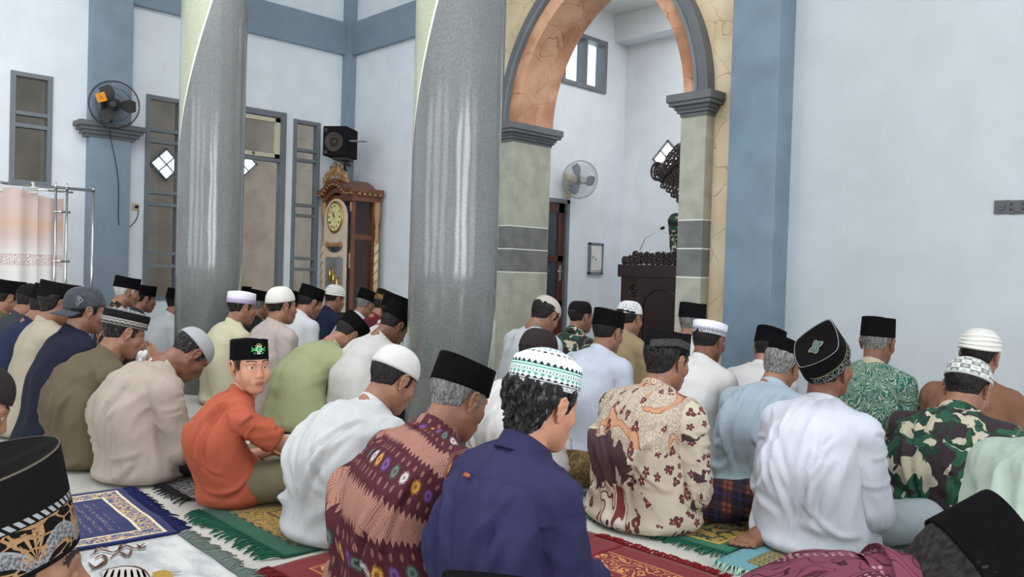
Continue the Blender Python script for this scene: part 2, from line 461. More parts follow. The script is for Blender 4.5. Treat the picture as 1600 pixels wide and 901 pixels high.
# niche
mb = MB()
for (ya, yb, za, zb) in ((YQ + 0.43, 6.34, 0, 4.3), (6.34, 7.05, 1.86, 3.18), (6.34, 6.84, 3.18, 3.80), (7.62, NB, 3.18, 3.80), (6.34, NB, 3.80, 4.3), (7.05, NB, 0, 3.18)):
    mb.box(NX0 - 0.16, NX0, ya, yb, za, zb)
struct(mb.build('wall_niche_left', m_wall))
mb = MB(); mb.box(NX0 - 0.16, NX1 + 0.16, NB, NB + 0.16, 0, 4.3); struct(mb.build('wall_niche_back', m_wall))
mb = MB(); mb.box(NX1, NX1 + 0.16, YQ + 0.43, NB, 0, 4.3); struct(mb.build('wall_niche_right', m_wall))
mb = MB(); mb.box(NX0, NX1, YQ + 0.4, NB, 4.16, 4.3); struct(mb.build('ceiling_niche', m_ceil))
mb = MB(); mb.box(NX0, NX1, NB - 0.25, NB, 3.84, 4.16); struct(mb.build('trim_15', m_wall))
# passage beyond the left wall
mb = MB(); mb.box(-10.9, -10.75, -3, 8.2, 0, 3.4); struct(mb.build('wall_passage', m_passage))
mb = MB(); mb.box(-10.9, XL - 0.16, -3, 8.2, -0.12, 0.0); struct(mb.build('floor_passage', m_passage))
mb = MB(); mb.box(-10.9, -10.2, -3, 8.2, 3.4, 3.5); struct(mb.build('ceiling_passage', m_ceil))

# ------------------------------------------------------------------ windows and doors
def win_x(name, X, y0, y1, z0, z1, rails=(), fw=0.045, depth=0.1, glass=True, mat=None, mull=()):
    """framed window lying in a wall of constant X"""
    mat = mat or m_frame
    fr = MB(); xa, xb = X - depth * 0.75, X + depth * 0.25
    fr.box(xa, xb, y0, y0 + fw, z0, z1, 0.003); fr.box(xa, xb, y1 - fw, y1, z0, z1, 0.003)
    fr.box(xa + .002, xb - .002, y0 + fw * .9, y1 - fw * .9, z1 - fw, z1 - .001, 0.003); fr.box(xa + .002, xb - .002, y0 + fw * .9, y1 - fw * .9, z0 + .001, z0 + fw, 0.003)
    for z in rails: fr.box(xa + .003, xb - .003, y0 + fw, y1 - fw, z - 0.019, z + 0.019, 0.002)
    for y in mull: fr.box(xa, xb, y - 0.02, y + 0.02, z0 + fw, z1 - fw, 0.002)
    o = struct(fr.build(name, mat))
    if glass:
        g = MB(); xm = X - depth * 0.45; g.box(xm - 0.003, xm + 0.003, y0 + fw * .6, y1 - fw * .6, z0 + fw * .6, z1 - fw * .6)
        g.build('pane', m_glass, o)
    return o
R4 = (2.44, 2.316, 1.76, 1.63, 1.096, 0.96)
win_x('window_1', XL, *wins[0], rails=(2.42, 2.30))
win_x('window_2', XL, *wins[1], rails=R4)
win_x('window_3', XL, *wins[3], rails=R4)
d = win_x('door_1', XL, 4.12, 4.93, 0.0, 2.86, rails=(2.27,), fw=0.07, glass=False)
fr = MB(); ya, yb, za, zb = 4.19, 4.86, 2.30, 2.78
xa, xb = XL - 0.06, XL + 0.0
fr.box(xa, xb, ya, ya + .05, za, zb, .003); fr.box(xa, xb, yb - .07, yb, za, zb, .003); fr.box(xa, xb, ya, yb, zb - .05, zb, .003); fr.box(xa, xb, ya, yb, za, za + .05, .003)
sash = fr.build('transom_sash', m_cream, d); g = MB(); g.box(XL - .035, XL - .03, ya + .03, yb - .03, za + .03, zb - .03); g.build('pane', m_glass, sash)
g = MB(); g.box(XL, XL + .012, 4.50, 4.53, 2.315, 2.345, .003); g.build('latch', m_ledge, d)
for k, hs in enumerate(bk):
    fr = MB()
    for xx in (hs[0], (hs[0] + hs[1]) / 2 - .03, hs[1] - .06): fr.box(xx, xx + .06, YB - .12, YB - .04, hs[2], hs[3])
    for zz in (hs[2], 2.5, hs[3] - .06): fr.box(hs[0], hs[1], YB - .12, YB - .04, zz, zz + .06)
    struct(fr.build('window_%d' % (10 + k), m_frame))
for k, hs in enumerate(rk):
    fr = MB()
    for xx in (hs[0], (hs[0] + hs[1]) / 2 - .03, hs[1] - .06): fr.box(XR + .04, XR + .12, xx, xx + .06, hs[2], hs[3])
    for zz in (hs[2], 2.5, hs[3] - .06): fr.box(XR + .04, XR + .12, hs[0], hs[1], zz, zz + .06)
    struct(fr.build('window_%d' % (20 + k), m_frame))
# niche window, high up
win_x('window_4', NX0, 6.84, 7.62, 3.18, 3.80, mull=(7.24,), fw=0.05, depth=0.14)
mb = MB(); mb.box(NX0 - .30, NX0 - .27, 6.7, 8.1, 3.0, 4.2); struct(mb.build('window_5', m_block))  # added glowing sheet behind the pane, stands in for bright sky
# niche door: dark red-brown wood with glass lights
m_redwood = plain('red_brown_varnished_wood', rgb(92, 50, 40), 0.3, 0.5, 0.05, 30, 0.12)
m_darkglass = plain('dark_door_glass', rgb(64, 72, 80), 0.08, 0.6)
fr = MB(); y0, y1 = 6.34, 7.05
fr.box(NX0 - .12, NX0 + .02, y1 - .055, y1, 0, 1.86, .003); fr.box(NX0 - .12, NX0 + .02, y0, y0 + .055, 0, 1.86, .003); fr.box(NX0 - .12, NX0 + .02, y0, y1, 1.81, 1.86, .003)
d = struct(fr.build('door_2', m_frame))
fr = MB(); xa, xb = NX0 - .06, NX0 - .015; a0, a1 = y0 + .055, y1 - .055
for (p, q) in ((a0, a0 + .1), (a1 - .1, a1)): fr.box(xa, xb, p, q, 0.01, 1.81, .003)
for z in (.01, .62, 1.14, 1.70): fr.box(xa, xb, a0, a1, z, z + (.11 if z > 1.6 or z < .1 else .07), .003)
fr.box(xa + .01, xb - .01, a0 + .08, a1 - .08, .1, .66)
lf = fr.build('door_leaf', m_redwood, d)
g = MB(); g.box(xa + .018, xb - .018, a0 + .09, a1 - .09, .66, 1.74); g.build('pane', m_darkglass, lf)
g = MB(); g.box(xb, xb + .008, a1 - .075, a1 - .035, .92, 1.10, .002)
g.tube([(xb, a1 - .055, 1.03), (xb + .045, a1 - .055, 1.03), (xb + .05, a1 - .15, 1.03)], .009); g.build('handle', m_steel, lf)
# diamond glass-block windows
def diamond(name, c, n, size):
    M = axis_matrix(n, c) @ Matrix.Rotation(math.radians(45), 4, 'Z')
    h = size / 2; fr = MB()
    for (a, b2, c2, d2) in ((-h, h, h - .02, h), (-h, h, -h, -h + .02), (-h, -h + .02, -h, h), (h - .02, h, -h, h), (-.006, .006, -h, h), (-h, h, -.006, .006)):
        fr.box(a, b2, c2, d2, -.02, .03, M=M)
    o = struct(fr.build(name, m_frame)); g = MB(); g.box(-h + .01, h - .01, -h + .01, h - .01, -.01, .015, M=M); g.build('glass_block', m_block, o)
    return o
diamond('window_6', onY(1044, 247, NB - .01), (0, -1, 0), 0.30)
diamond('window_7', onX(259, 257, -10.74), (1, 0, 0), 0.30)
diamond('window_8', onX(376, 254, -10.74), (1, 0, 0), 0.33)

# ------------------------------------------------------------------ the two free-standing columns
def column(label, x, y, r, phase):
    mb = MB(); mb.lathe([(r, 0.0), (r, 1.0), (r, 2.0), (r, 3.0), (r, 4.0), (r, ZC)], 96)
    o = mb.build('round_column', mk_column('column_ribbon_%d' % int(phase), phase), None, (x, y, 0))
    tag(o, label, 'column', 'round columns in the hall'); return o
P2 = at(703, 600, 4.56); P1 = at(325, 500, 6.42)
def col_phase(P, z, rel):
    """angle (deg) at which the ribbon's left edge passes 'rel' degrees right of the camera-facing line at height z"""
    return (math.degrees(math.atan2(-P.y, -P.x)) + rel - 65.0 * z)
column('round glossy column with grey spiral ribbon, nearer one beside the arch', P2.x, P2.y, 0.245, col_phase(P2, 2.5, -25))
column('round glossy column with grey spiral ribbon, farther one near the clock', P1.x, P1.y, 0.245, col_phase(P1, 3.06, 0))
# ------------------------------------------------------------------ wall fans
m_fanblade = Mat('tinted_fan_blades', 0.25, 0.5, Alpha=0.55).color(rgb(96, 100, 122)).m
m_orange = plain('orange_plastic', rgb(238, 150, 30), 0.5)
def wall_fan(name, label, wallpt, facing, tilt_up, mats, badge=False, arm=0.22, R=0.235):
    """wallpt on the wall; head faces 'facing'"""
    root = empty(name, wallpt); tag(root, label, 'fan', 'wall fans')
    bm_, cage_m, blade_m = mats
    fdir = Vector(facing).normalized(); c = Vector((arm, 0, 0)) if abs(facing[0]) > abs(facing[1]) or facing[0] > 0 else Vector((0, -arm, 0))
    b = MB(); b.box(0, .035, -.055, .055, -.20, .08, .012); b.box(.03, .05, -.03, .03, -.16, -.08, .006); b.build('mount', bm_, root)
    b = MB(); b.tube([(0.02, 0, 0), (c.x * .5, 0, -.02), (c.x * .75, 0, 0)], [.022, .02, .026]); b.build('arm', bm_, root)
    M = axis_matrix(fdir, c)
    b = MB(); b.lathe([(.03, -.12), (.055, -.10), (.062, -.04), (.05, -.02)], 20, M); b.build('motor', bm_, root)
    b = MB()
    for rr, zz in ((R, 0), (R * .98, .035), (R * .98, -.03)):
        b.tube([M @ Vector((rr * math.cos(a), rr * math.sin(a), zz)) for a in [2 * math.pi * k / 40 for k in range(40)]], .0045 if zz == 0 else .0025, 6, closed=True)
    for rr, zz in ((R * .7, .062), (R * .42, .075), (R * .7, -.055)):
        b.tube([M @ Vector((rr * math.cos(a), rr * math.sin(a), zz)) for a in [2 * math.pi * k / 32 for k in range(32)]], .0016, 5, closed=True)
    for k in range(48):
        a = 2 * math.pi * k / 48; ca, sa = math.cos(a), math.sin(a)
        for sg in (1, -1):
            b.tube([M @ Vector((R * .16 * ca, R * .16 * sa, sg * .08)), M @ Vector((R * .6 * ca, R * .6 * sa, sg * .07)), M @ Vector((R * .9 * ca, R * .9 * sa, sg * .045)), M @ Vector((R * ca, R * sa, 0))], .0012, 4, cap=False)
    b.build('cage', cage_m, root)
    b = MB()
    for k in range(3):
        a0 = 2 * math.pi * k / 3; prev = None
        ri, ro = .03, R * .88; n = 8
        for i in range(n + 1):
            t = i / n; r_ = ri + (ro - ri) * t; w = .35 + .65 * math.sin(math.pi * min(1, t * .8 + .15))
            A = a0 - .55 * w; B = a0 + .45 * w
            p = M @ Vector((r_ * math.cos(A), r_ * math.sin(A), -.015)); q = M @ Vector((r_ * math.cos(B), r_ * math.sin(B), .02))
            if prev: b.quad(prev[0], prev[1], q, p)
            prev = (p, q)
    for v in b.bm.verts: pass
    bl = b.build('blades', blade_m, root); sm = bl.modifiers.new('t', 'SOLIDIFY'); sm.thickness = .002
    b = MB(); b.lathe([(.028, -.03), (.03, .03), (.02, .045)], 16, M); b.build('hub', blade_m if not badge else bm_, root)
    b = MB(); b.lathe([(.04, .078), (.04, .086), (.03, .09)], 20, M); b.build('grille_badge', cage_m, root)
    if badge:
        b = MB(); M2 = M @ Matrix.Translation((-.11, .055, .075)) @ Matrix.Rotation(.35, 4, 'Z')
        b.box(-.045, .045, -.045, .045, 0, .006, .002, M=M2); s_ = b.build('sticker', m_orange, root)
        b = MB(); b.tube([M2 @ Vector(p) for p in ((-.018, -.022, .008), (0, .022, .008), (.018, -.022, .008), (-.008, 0, .008))], .0022, 4); b.build('symbol', plain('brown_print', rgb(160, 90, 20)), s_)
    return root
f1 = onX(166, 168, XL + .13)
fanA = wall_fan('wall_fan', 'black wall fan with orange sticker, mounted on the blue pilaster', f1, (1, -.45, -.1), 0, (m_black, m_black, plain('grey_fan_blades', rgb(70, 66, 66), .4)), True, .24)
f2 = onX(886, 282, NX0)
fanB = wall_fan('wall_fan', 'white wall fan with tinted blades, above the wooden door in the niche', f2, (.9, -.35, -.15), 0, (m_cream, plain('pale_grey_wire', rgb(170, 174, 180), .4), m_fanblade), False, .2, .215)
# socket and cable
s = onX(212, 323, XL); root = empty('power_socket', s); tag(root, 'small cream power socket with black plug on the left wall', 'socket')
b = MB(); b.box(0, .012, -.04, .04, -.04, .04, .004); b.build('plate', m_cream, root)
b = MB(); M = axis_matrix((1, 0, 0), (.012, 0, 0)); b.lathe([(.018, 0), (.018, .03), (.01, .035)], 14, M); b.build('plug', m_black, root)
pts = [onX(x, y, XL + dx) for x, y, dx in ((170, 170, .17), (171, 200, .20), (175, 226, .27), (180, 250, .20), (185, 285, .145), (185, 330, .145), (186, 350, .14), (194, 357, .03), (205, 352, .03), (214, 340, .03), (216, 328, .04))]
def smoothpath(pts, n=6):
    out = []
    for i in range(len(pts) - 1):
        p0, p1, p2, p3 = pts[max(i - 1, 0)], pts[i], pts[i + 1], pts[min(i + 2, len(pts) - 1)]
        for k in range(n):
            t = k / n; out.append(0.5 * ((2 * p1) + (p2 - p0) * t + (2 * p0 - 5 * p1 + 4 * p2 - p3) * t * t + (3 * p1 - p0 - 3 * p2 + p3) * t ** 3))
    return out + [pts[-1]]
b = MB(); b.tube(smoothpath(pts), .0045, 6); tag(b.build('power_cable', m_black), 'thin black cable hanging from the pilaster fan to the socket', 'cable')
# niche electric box
p = onX(929, 404, NX0); root = empty('fuse_box', p); tag(root, 'white fuse box in a grey frame on the niche wall', 'fuse box')
b = MB()
for (a, c_, d_, e) in ((-.13, -.10, -.19, .19), (.10, .13, -.19, .19), (-.13, .13, .16, .19), (-.13, .13, -.19, -.16)): b.box(0, .03, a, c_, d_, e, .003)
b.build('frame', m_frame, root); b = MB(); b.box(0, .02, -.10, .10, -.16, .16, .002); b.build('panel', m_white, root)
b = MB(); b.box(.02, .03, -.085, .095, -.14, .15, .004); dr = b.build('door', m_white, root); b = MB(); b.box(.03, .036, -.07, -.06, .0, .03); b.box(.03, .034, -.02, -.0, -.02, .0); b.build('latch', m_ledge, dr)
# switch plates at the right
m_swi = plain('charcoal_switch_plastic', rgb(82, 84, 86), .35, .4)
for k, (px, lab) in enumerate(((1566, 'square charcoal switch plate with one rocker on the pale wall, left of the pair'), (1590, 'square charcoal socket plate on the pale wall, right of the pair'))):
    q = onY(px, 323.5, YQ); root = empty('switch_plate', q); tag(root, lab, 'switch', 'switch plates')
    b = MB(); b.box(-.044, .044, -.01, 0, -.044, .044, .004); b.build('plate', m_swi, root)
    if k == 0:
        b = MB(); b.box(-.018, .016, -.018, -.01, -.022, .022, .003); b.box(-.002, .02, -.022, -.01, -.004, .02, .003); b.build('rocker', m_swi, root)
    else:
        b = MB(); b.box(-.022, .022, -.016, -.01, -.03, .03, .003); b.build('insert', m_swi, root)
        b = MB()
        for xx in (-.034, .034):
            for zz in (-.02, .012): b.box(xx - .005, xx + .005, -.013, -.01, zz, zz + .012, .002)
        b.build('clip', m_black, root)
# ------------------------------------------------------------------ curtain rack
def mk_curtain(name, back=False):
    b = Mat(name, 0.85, 0.2)
    u, v, w = b.sep(b.attr('cloth'))
    n = b.noise(b.attr('cloth'), 30, 4)
    pink, white, tan, rose = rgb(206, 182, 174), rgb(220, 215, 212), rgb(208, 176, 154), rgb(188, 162, 160)
    # v = height in m
    stops = [(0.0, rgb(206, 204, 202)), (0.52, rgb(206, 204, 202)), (0.53, rose), (0.64, rose), (0.65, white), (0.69, tan), (0.735, tan), (0.74, white), (0.93, white), (0.935, rose), (1.03, rose), (1.035, white), (1.2, pink), (1.31, tan), (1.38, pink), (1.6, pink)]
    c = b.ramp(v / 1.7, [(p / 1.7, q) for p, q in stops][::1])
    band = (((v - .585).abs().lt(.055)).max((v - .98).abs().lt(.048)))
    e = b.vor(b.attr('cloth'), 20, 'F1'); fl = (e * 26.0).sin().gt(.1)
    c = b.mix(band * fl * .9, c, rgb(236, 228, 222))
    b.color(c); b.p.inputs['Sheen Weight'].default_value = .3
    return b.m
def grid_mesh(name, fn, nu, nv, mats, parent=None, attr=True):
    V, A = [], []
    for j in range(nv + 1):
        for i in range(nu + 1):
            p, a = fn(i / nu, j / nv); V.append(p); A.append(a)
    F = [(j * (nu + 1) + i, j * (nu + 1) + i + 1, (j + 1) * (nu + 1) + i + 1, (j + 1) * (nu + 1) + i) for j in range(nv) for i in range(nu)]
    me = bpy.data.meshes.new(name); me.from_pydata(V, [], F); smooth(me)
    at_ = me.attributes.new('cloth', 'FLOAT_VECTOR', 'POINT'); at_.data.foreach_set('vector', np.array(A, dtype=np.float32).ravel())
    return put(name, me, mats, parent)
RX, RZ = -8.15, 1.64
root = empty('curtain_rack', (RX, 1.3, 0)); tag(root, 'steel rack with pink and white striped lace curtain beside the left wall', 'curtain')
yE = onX(146, 300, RX).y - 1.3
b = MB()
b.tube([(0, -1.6, RZ), (0, yE, RZ)], .013, 10); b.tube([(0, yE, RZ), (0.0, yE, .03)], .013, 10); b.tube([(0, yE, RZ), (0.0, yE, RZ + .03)], [.016, .004], 8)
b.tube([(-.25, yE, .02), (.25, yE, .02)], .013, 10)
b.build('rail', m_steel, root)
b = MB()
for yy, xx in ((yE - .34, .10), (yE - .25, .10)):
    b.tube([(xx, yy, RZ - .02), (xx, yy, .03)], .011, 8); b.tube([(xx, yy, RZ - .02), (xx, yy, RZ + .04)], [.015, .004], 8)
b.tube([(.10, yE - .6, RZ - .04), (.10, yE - .2, RZ - .04)], .009, 8)
for zz in (1.42, .98, .62): b.tube([(.10, yE - .36, zz), (.10, yE - .22, zz)], .012, 8)
b.build('side_post', m_steel, root)
cm_ = mk_curtain('pink_white_lace')
def cur(x0, ya, yb, amp, zt, zb):
    def fn(s_, t):
        y = ya + (yb - ya) * s_; z = zt + (zb - zt) * t
        w = math.sin(y * 26) * amp + math.sin(y * 47 + 1) * amp * .4
        z2 = z + (abs(math.sin(y * 13)) * -.02 if t < .02 else 0)
        return (x0 + w * (.5 + .7 * t), y, z2), (y * 1.15, z, 0)
    return fn
co = grid_mesh('curtain', cur(.03, -1.6, yE - .46, .022, RZ - .03, .12), 150, 30, cm_, root)
grid_mesh('curtain_return', cur(-.02, yE - .52, yE - .24, .015, RZ - .08, .15), 30, 30, cm_, root)
for k in range(6):
    b = MB(); yy = yE - .50 - .26 * k
    b.tube([(.0 + .022 * math.cos(a), yy, RZ + .022 * math.sin(a)) for a in [2 * math.pi * i / 12 for i in range(12)]], .012, 6, closed=True)
    b.box(.01, .035, yy - .03, yy + .03, RZ - .075, RZ - .01, .006)
    b.build('curtain_loop', cm_, root)
# ------------------------------------------------------------------ loudspeaker
m_spk = plain('black_carpet_covering', rgb(30, 29, 32), .9, .1, .3, 200)
m_cone = plain('dark_speaker_cone', rgb(70, 62, 60), .6)
sp = at(536, 226, 9.9); root = empty('loudspeaker', (sp.x, sp.y, sp.z), math.radians(36)); tag(root, 'black box loudspeaker hung in the corner above the clock', 'loudspeaker')
b = MB(); b.box(-.17, .12, -.21, .17, -.16, .19, .008); b.build('cabinet', m_spk, root)
M = axis_matrix((0, -1, 0), (-.03, -.21, .0))
b = MB(); b.lathe([(.115, 0), (.115, .012), (.10, .014), (.09, .006), (.03, -.004), (.025, .008), (.01, .012)], 32, M); b.build('woofer', m_cone, root)
b = MB()
for z_ in (-.12, .14):
    M = axis_matrix((0, -1, 0), (-.13, -.21, z_)); b.lathe([(.024, 0), (.024, .006), (.017, .008), (.015, .001)], 16, M)
b.build('port', m_cone, root)
b = MB(); b.box(.0, .02, -.02, .22, -.24, -.20); b.box(-.08, .1, -.12, .1, -.20, -.16, .006); b.tube([(.0, -.0, -.18), (.0, .14, -.34)], .015, 8); b.build('bracket', m_black, root)
b = MB(); b.box(.10, .32, -.12, -.02, .025, .035, .002); b.build('metal_tab', plain('pale_metal', rgb(170, 170, 168), .4), root)
# ------------------------------------------------------------------ longcase clock
m_cwood = plain('reddish_clock_wood', rgb(120, 72, 48), .28, .5, .06, 20, .12)
m_gold = plain('gold_carving', rgb(176, 134, 92), .4, .5, .2, 40, .1)
m_pale = plain('pale_gold_clock_front', rgb(232, 212, 186), .35, .5)
m_dial = plain('yellow_cream_dial', rgb(244, 232, 168), .4)
cg = mk_glass('clock_glass')
CX0, CX1, CYF, CYB = -9.00, -8.34, 5.38, 5.78
root = empty('longcase_clock', ((CX0 + CX1) / 2, (CYF + CYB) / 2, 0)); tag(root, 'tall carved wooden longcase clock with gold trim standing in the corner', 'clock')
w2, d2 = (CX1 - CX0) / 2, (CYB - CYF) / 2
b = MB(); b.box(-w2 - .03, w2 + .03, -d2 - .03, d2, 0, .12, .01); b.box(-w2, w2, -d2, d2, .12, .42, .01)
b.box(-w2 + .04, w2 - .02, d2 - .03, d2, .42, 1.86)                     # back board
for x_ in (-w2 + .03, w2 - .06):
    b.box(x_, x_ + .035, -d2 + .01, -d2 + .06, .42, 1.88, .006)
b.box(w2 - .05, w2 - .02, d2 - .1, d2, .42, 1.88, .004); b.box(-w2 + .03, w2 - .02, -d2 + .02, d2, 1.80, 1.88, .004)
b.box(w2 - .045, w2 - .025, -d2 + .05, d2 - .02, 1.34, 1.40, .003)
b.build('case', m_cwood, root)
# bonnet: arched cornice built from three mouldings
b = MB()
def cornice(e, za, zb, hump):
    n = 20; top = []; bot = []
    for i in range(n + 1):
        x = -w2 - e + (2 * w2 + 2 * e) * i / n
        t = max(0.0, math.cos(min(abs(x + .03) / (w2 * .85), 1) * math.pi / 2)); hz = hump * t ** 1.3
        top.append((x, -d2 - e, zb + hz)); bot.append((x, -d2 - e, za + hz))
    b.prism(bot + top[::-1], (0, 2 * d2 + e, 0))
cornice(.015, 1.80, 1.86, .11); cornice(.04, 1.86, 1.90, .12); cornice(.065, 1.90, 1.95, .13)
b.build('cornice', m_cwood, root)
b = MB()
for i in range(15):
    x = -w2 - .05 + (2 * w2 + .1) * i / 14; t = max(0.0, math.cos(min(abs(x + .03) / (w2 * .85), 1) * math.pi / 2)) ** 1.3
    b.ball((x, -d2 - .06, 1.885 + .125 * t), (.022, .012, .014), seg=8)
for i in range(5): b.ball((w2 + .06, -d2 + .05 + i * .075, 1.885), (.012, .026, .014), seg=8)
b.build('beading', m_gold, root)
random.seed(3); b = MB()
for i in range(70):
    t = random.uniform(-1, 1); hmax = .22 * (1 - abs(t)) ** .8 + .02; z = random.uniform(0, 1) * hmax
    r_ = random.uniform(.014, .03)
    b.ball((-.03 + t * .27, -d2 - .02 + random.uniform(-.02, .02), 2.05 + .07 * (1 - abs(t)) - .03 + z), (r_, r_ * .7, r_ * random.uniform(.7, 1.3)), seg=8)
for sg in (-1, 1):
    pts = [Vector((-.03 + sg * (.05 + .2 * k / 10 + .03 * math.cos(k)), -d2 - .04, 2.22 - .17 * k / 10 + .02 * math.sin(k * 1.3))) for k in range(11)]
    b.tube(pts, [.02 - .001 * k for k in range(11)], 8)
b.ball((-.03, -d2 - .03, 2.24), (.035, .025, .04), seg=12)
b.build('carved_crest', m_gold, root)
# front door: pale arched frame, dial, glass
b = MB(); arc = [(.255 * math.cos(a), 1.60 + .235 * math.sin(a)) for a in [math.pi * i / 20 for i in range(21)]]
out = [(.255, .46)] + arc + [(-.255, .46)]
inn_hole = [(.16 * math.cos(a), 1.53 + .20 * math.sin(a)) for a in [2 * math.pi * i / 32 for i in range(32)]]
b.prism([(x - .03, -d2 - .01, z) for x, z in out], (0, .012, 0))
fr_ = b.build('door', m_pale, root)
b = MB(); M = Matrix.Translation((-.03, -d2 - .012, 1.61)) @ Matrix.Rotation(math.radians(90), 4, 'X') @ Matrix.Scale(1.12, 4, (0, 1, 0))
b.lathe([(.175, 0), (.175, .012), (.155, .014)], 40, M); b.build('dial_ring', m_brass, fr_)
b = MB(); b.lathe([(.148, .0), (.148, .016)], 40, M); dl = b.build('dial', m_dial, fr_)
b = MB()
def text_mesh(name, body, size, M, mat, parent, ext=.0012, bold=0):
    cu = bpy.data.curves.new(name, 'FONT'); cu.body = body; cu.size = size; cu.align_x = 'CENTER'; cu.align_y = 'CENTER'; cu.extrude = ext; cu.resolution_u = 2; cu.offset = bold
    o = bpy.data.objects.new(name + '_tmp', cu); COL.objects.link(o)
    dg = bpy.context.evaluated_depsgraph_get(); me = bpy.data.meshes.new_from_object(o.evaluated_get(dg)); bpy.data.objects.remove(o)
    me.transform(M); return put(name, me, mat, parent)
for k in range(12):
    a = math.radians(90 - 30 * (k + 1))
    Mk = M @ Matrix.Translation((.118 * math.cos(a), .118 * math.sin(a), .018))
    text_mesh('numeral', ['I', 'II', 'III', 'IV', 'V', 'VI', 'VII', 'VIII', 'IX', 'X', 'XI', 'XII'][k], .035, Mk, m_black, dl)
b = MB()
for a_, L, w_ in ((math.radians(93), .062, .005), (math.radians(130), .098, .004)):
    b.tube([M @ Vector((0, 0, .022)), M @ Vector((L * math.cos(a_), L * math.sin(a_), .022))], [w_, w_ * .5], 6)
b.ball(M @ Vector((0, 0, .022)), .009, seg=8); b.build('hand', m_black, dl)
b = MB()
gx = [(.165 * math.cos(a) * 1.0, 1.25 + (.045 if math.sin(a) > 0 else .07) * math.sin(a)) for a in [2 * math.pi * i / 28 for i in range(28)]]
b.prism([(x - .03, -d2 - .016, z) for x, z in gx], (0, .008, 0)); b.build('lower_light', m_darkglass, fr_)
b = MB()
for sg in (-1, 1):
    b.tube(smoothpath([Vector((-.03 + sg * x, -d2 - .03, z)) for x, z in ((.0, 1.255), (.05, 1.28), (.11, 1.27), (.15, 1.30), (.17, 1.27), (.15, 1.25))], 4), .013, 7)
    for k in range(7): b.ball((-.03 + sg * (.02 + .02 * k), -d2 - .03, 1.27 + .012 * math.sin(k * 2)), (.016, .012, .02), seg=7)
b.build('carved_garland', m_gold, fr_)
b = MB(); b.box(-.225, .165, -d2 - .018, -d2 - .008, .5, 1.12, .004); b.build('glass_panel', plain('dark_mirror_glass', rgb(136, 138, 138), .08, .7), fr_)
b = MB()
for x_, za, zb in ((-.10, .82, .99), (-.02, .76, .94), (.06, .70, .88)): b.lathe([(.022, za), (.022, zb)], 14, Matrix.Translation((x_, -d2 - .025, 0)))
b.tube([(-.02, -d2 - .03, 1.08), (-.02, -d2 - .03, .62)], .004, 6); b.lathe([(.05, 0), (.05, .008)], 24, Matrix.Translation((-.02, -d2 - .026, .60)) @ Matrix.Rotation(math.radians(90), 4, 'X')); b.build('pendulum', m_brass, fr_)
b = MB(); b.tube(smoothpath([Vector((-.03 + x, -d2 - .02, z)) for x, z in ((-.17, 1.15), (-.11, 1.135), (-.06, 1.125), (0, 1.12), (.06, 1.125), (.11, 1.135), (.17, 1.15))], 4), .007, 6)
b.build('apron_moulding', m_pale, fr_)
# side columns, twisted
def cl(x, y, nm='side_column'):
    b = MB(); b.tube([(x, y, z) for z in (.62, 1.32)], .03, 16); o = b.build(nm, plain('ivory_shaft', rgb(214, 196, 160), .35), root)
    b = MB(); b.lathe([(.035, .42), (.04, .5), (.026, .54), (.026, .60), (.036, .62), (.02, .64)], 16, Matrix.Translation((x, y, 0))); b.build('column_base', m_gold, o)
    b = MB(); b.lathe([(.02, 1.30), (.036, 1.32), (.026, 1.36), (.03, 1.46), (.02, 1.50), (.036, 1.60), (.045, 1.68), (.04, 1.80)], 16, Matrix.Translation((x, y, 0)))
    b.build('column_capital', m_gold, o)
    b = MB()
    for ph in (0, math.pi):
        b.tube([(x + .03 * math.cos(ph + k * .42), y + .03 * math.sin(ph + k * .42), .63 + .68 * k / 44) for k in range(45)], .008, 6)
    b.build('spiral_vine', m_gold, o)
cl(w2 + .015, d2 - .06); cl(-w2 - .0, -d2 + .02)
b = MB()
for k in range(10): b.ball((w2 - .042, -d2 - .0, 1.0 + k * .018), (.014, .012, .014), seg=7)
for k in range(6): b.ball((w2 - .042, -d2 - .0, 1.68 + k * .018), (.02, .014, .014), seg=7)
b.build('carved_drop', m_gold, root)
b = MB(); b.box(w2 - .04, w2 - .036, -d2 + .05, d2 - .09, .45, 1.80); b.build('side_glass', cg, root)
# ------------------------------------------------------------------ minbar (pulpit) in the niche
m_dark = plain('very_dark_carved_wood', rgb(46, 30, 30), .3, .5, .1, 25, .1)
MX0, MX1, MY0, MY1, MZ = -5.38, -4.30, 6.78, 7.35, 1.12
root = empty('pulpit', ((MX0 + MX1) / 2, (MY0 + MY1) / 2, 0)); tag(root, 'dark carved wooden pulpit with pierced canopy standing in the niche', 'pulpit')
w2, d2 = (MX1 - MX0) / 2, (MY1 - MY0) / 2
b = MB(); b.box(-w2, w2, -d2, d2, 0, MZ - .12, .01); b.box(-w2 - .025, w2 + .025, -d2 - .03, d2 + .02, MZ - .13, MZ, .008); b.box(-w2 - .03, w2 + .03, -d2 - .03, d2, 0, .12, .01)
b.box(-w2 + .22, w2 - .22, -d2 - .02, -d2 + .02, .12, MZ - .13, .004); b.build('body', m_dark, root)
b = MB()
def ring(c, r_, t, n=18, sq=1.0): b.tube([(c[0] + r_ * math.cos(2 * math.pi * k / n), c[1], c[2] + sq * r_ * math.sin(2 * math.pi * k / n)) for k in range(n)], t, 6, closed=True)
b.tube([(-.23, -d2 - .025, .15)] + [(.23 * -math.cos(math.pi * k / 14), -d2 - .025, .68 + .2 * math.sin(math.pi * k / 14)) for k in range(15)] + [(.23, -d2 - .025, .15)], .012, 6)
for sx in (-.36, .36): ring((sx, -d2 - .01, .86), .055, .012); ring((sx, -d2 - .01, .86), .025, .01)
b.build('front_carving', m_dark, root)
random.seed(5); b = MB()
x = -w2 + .03
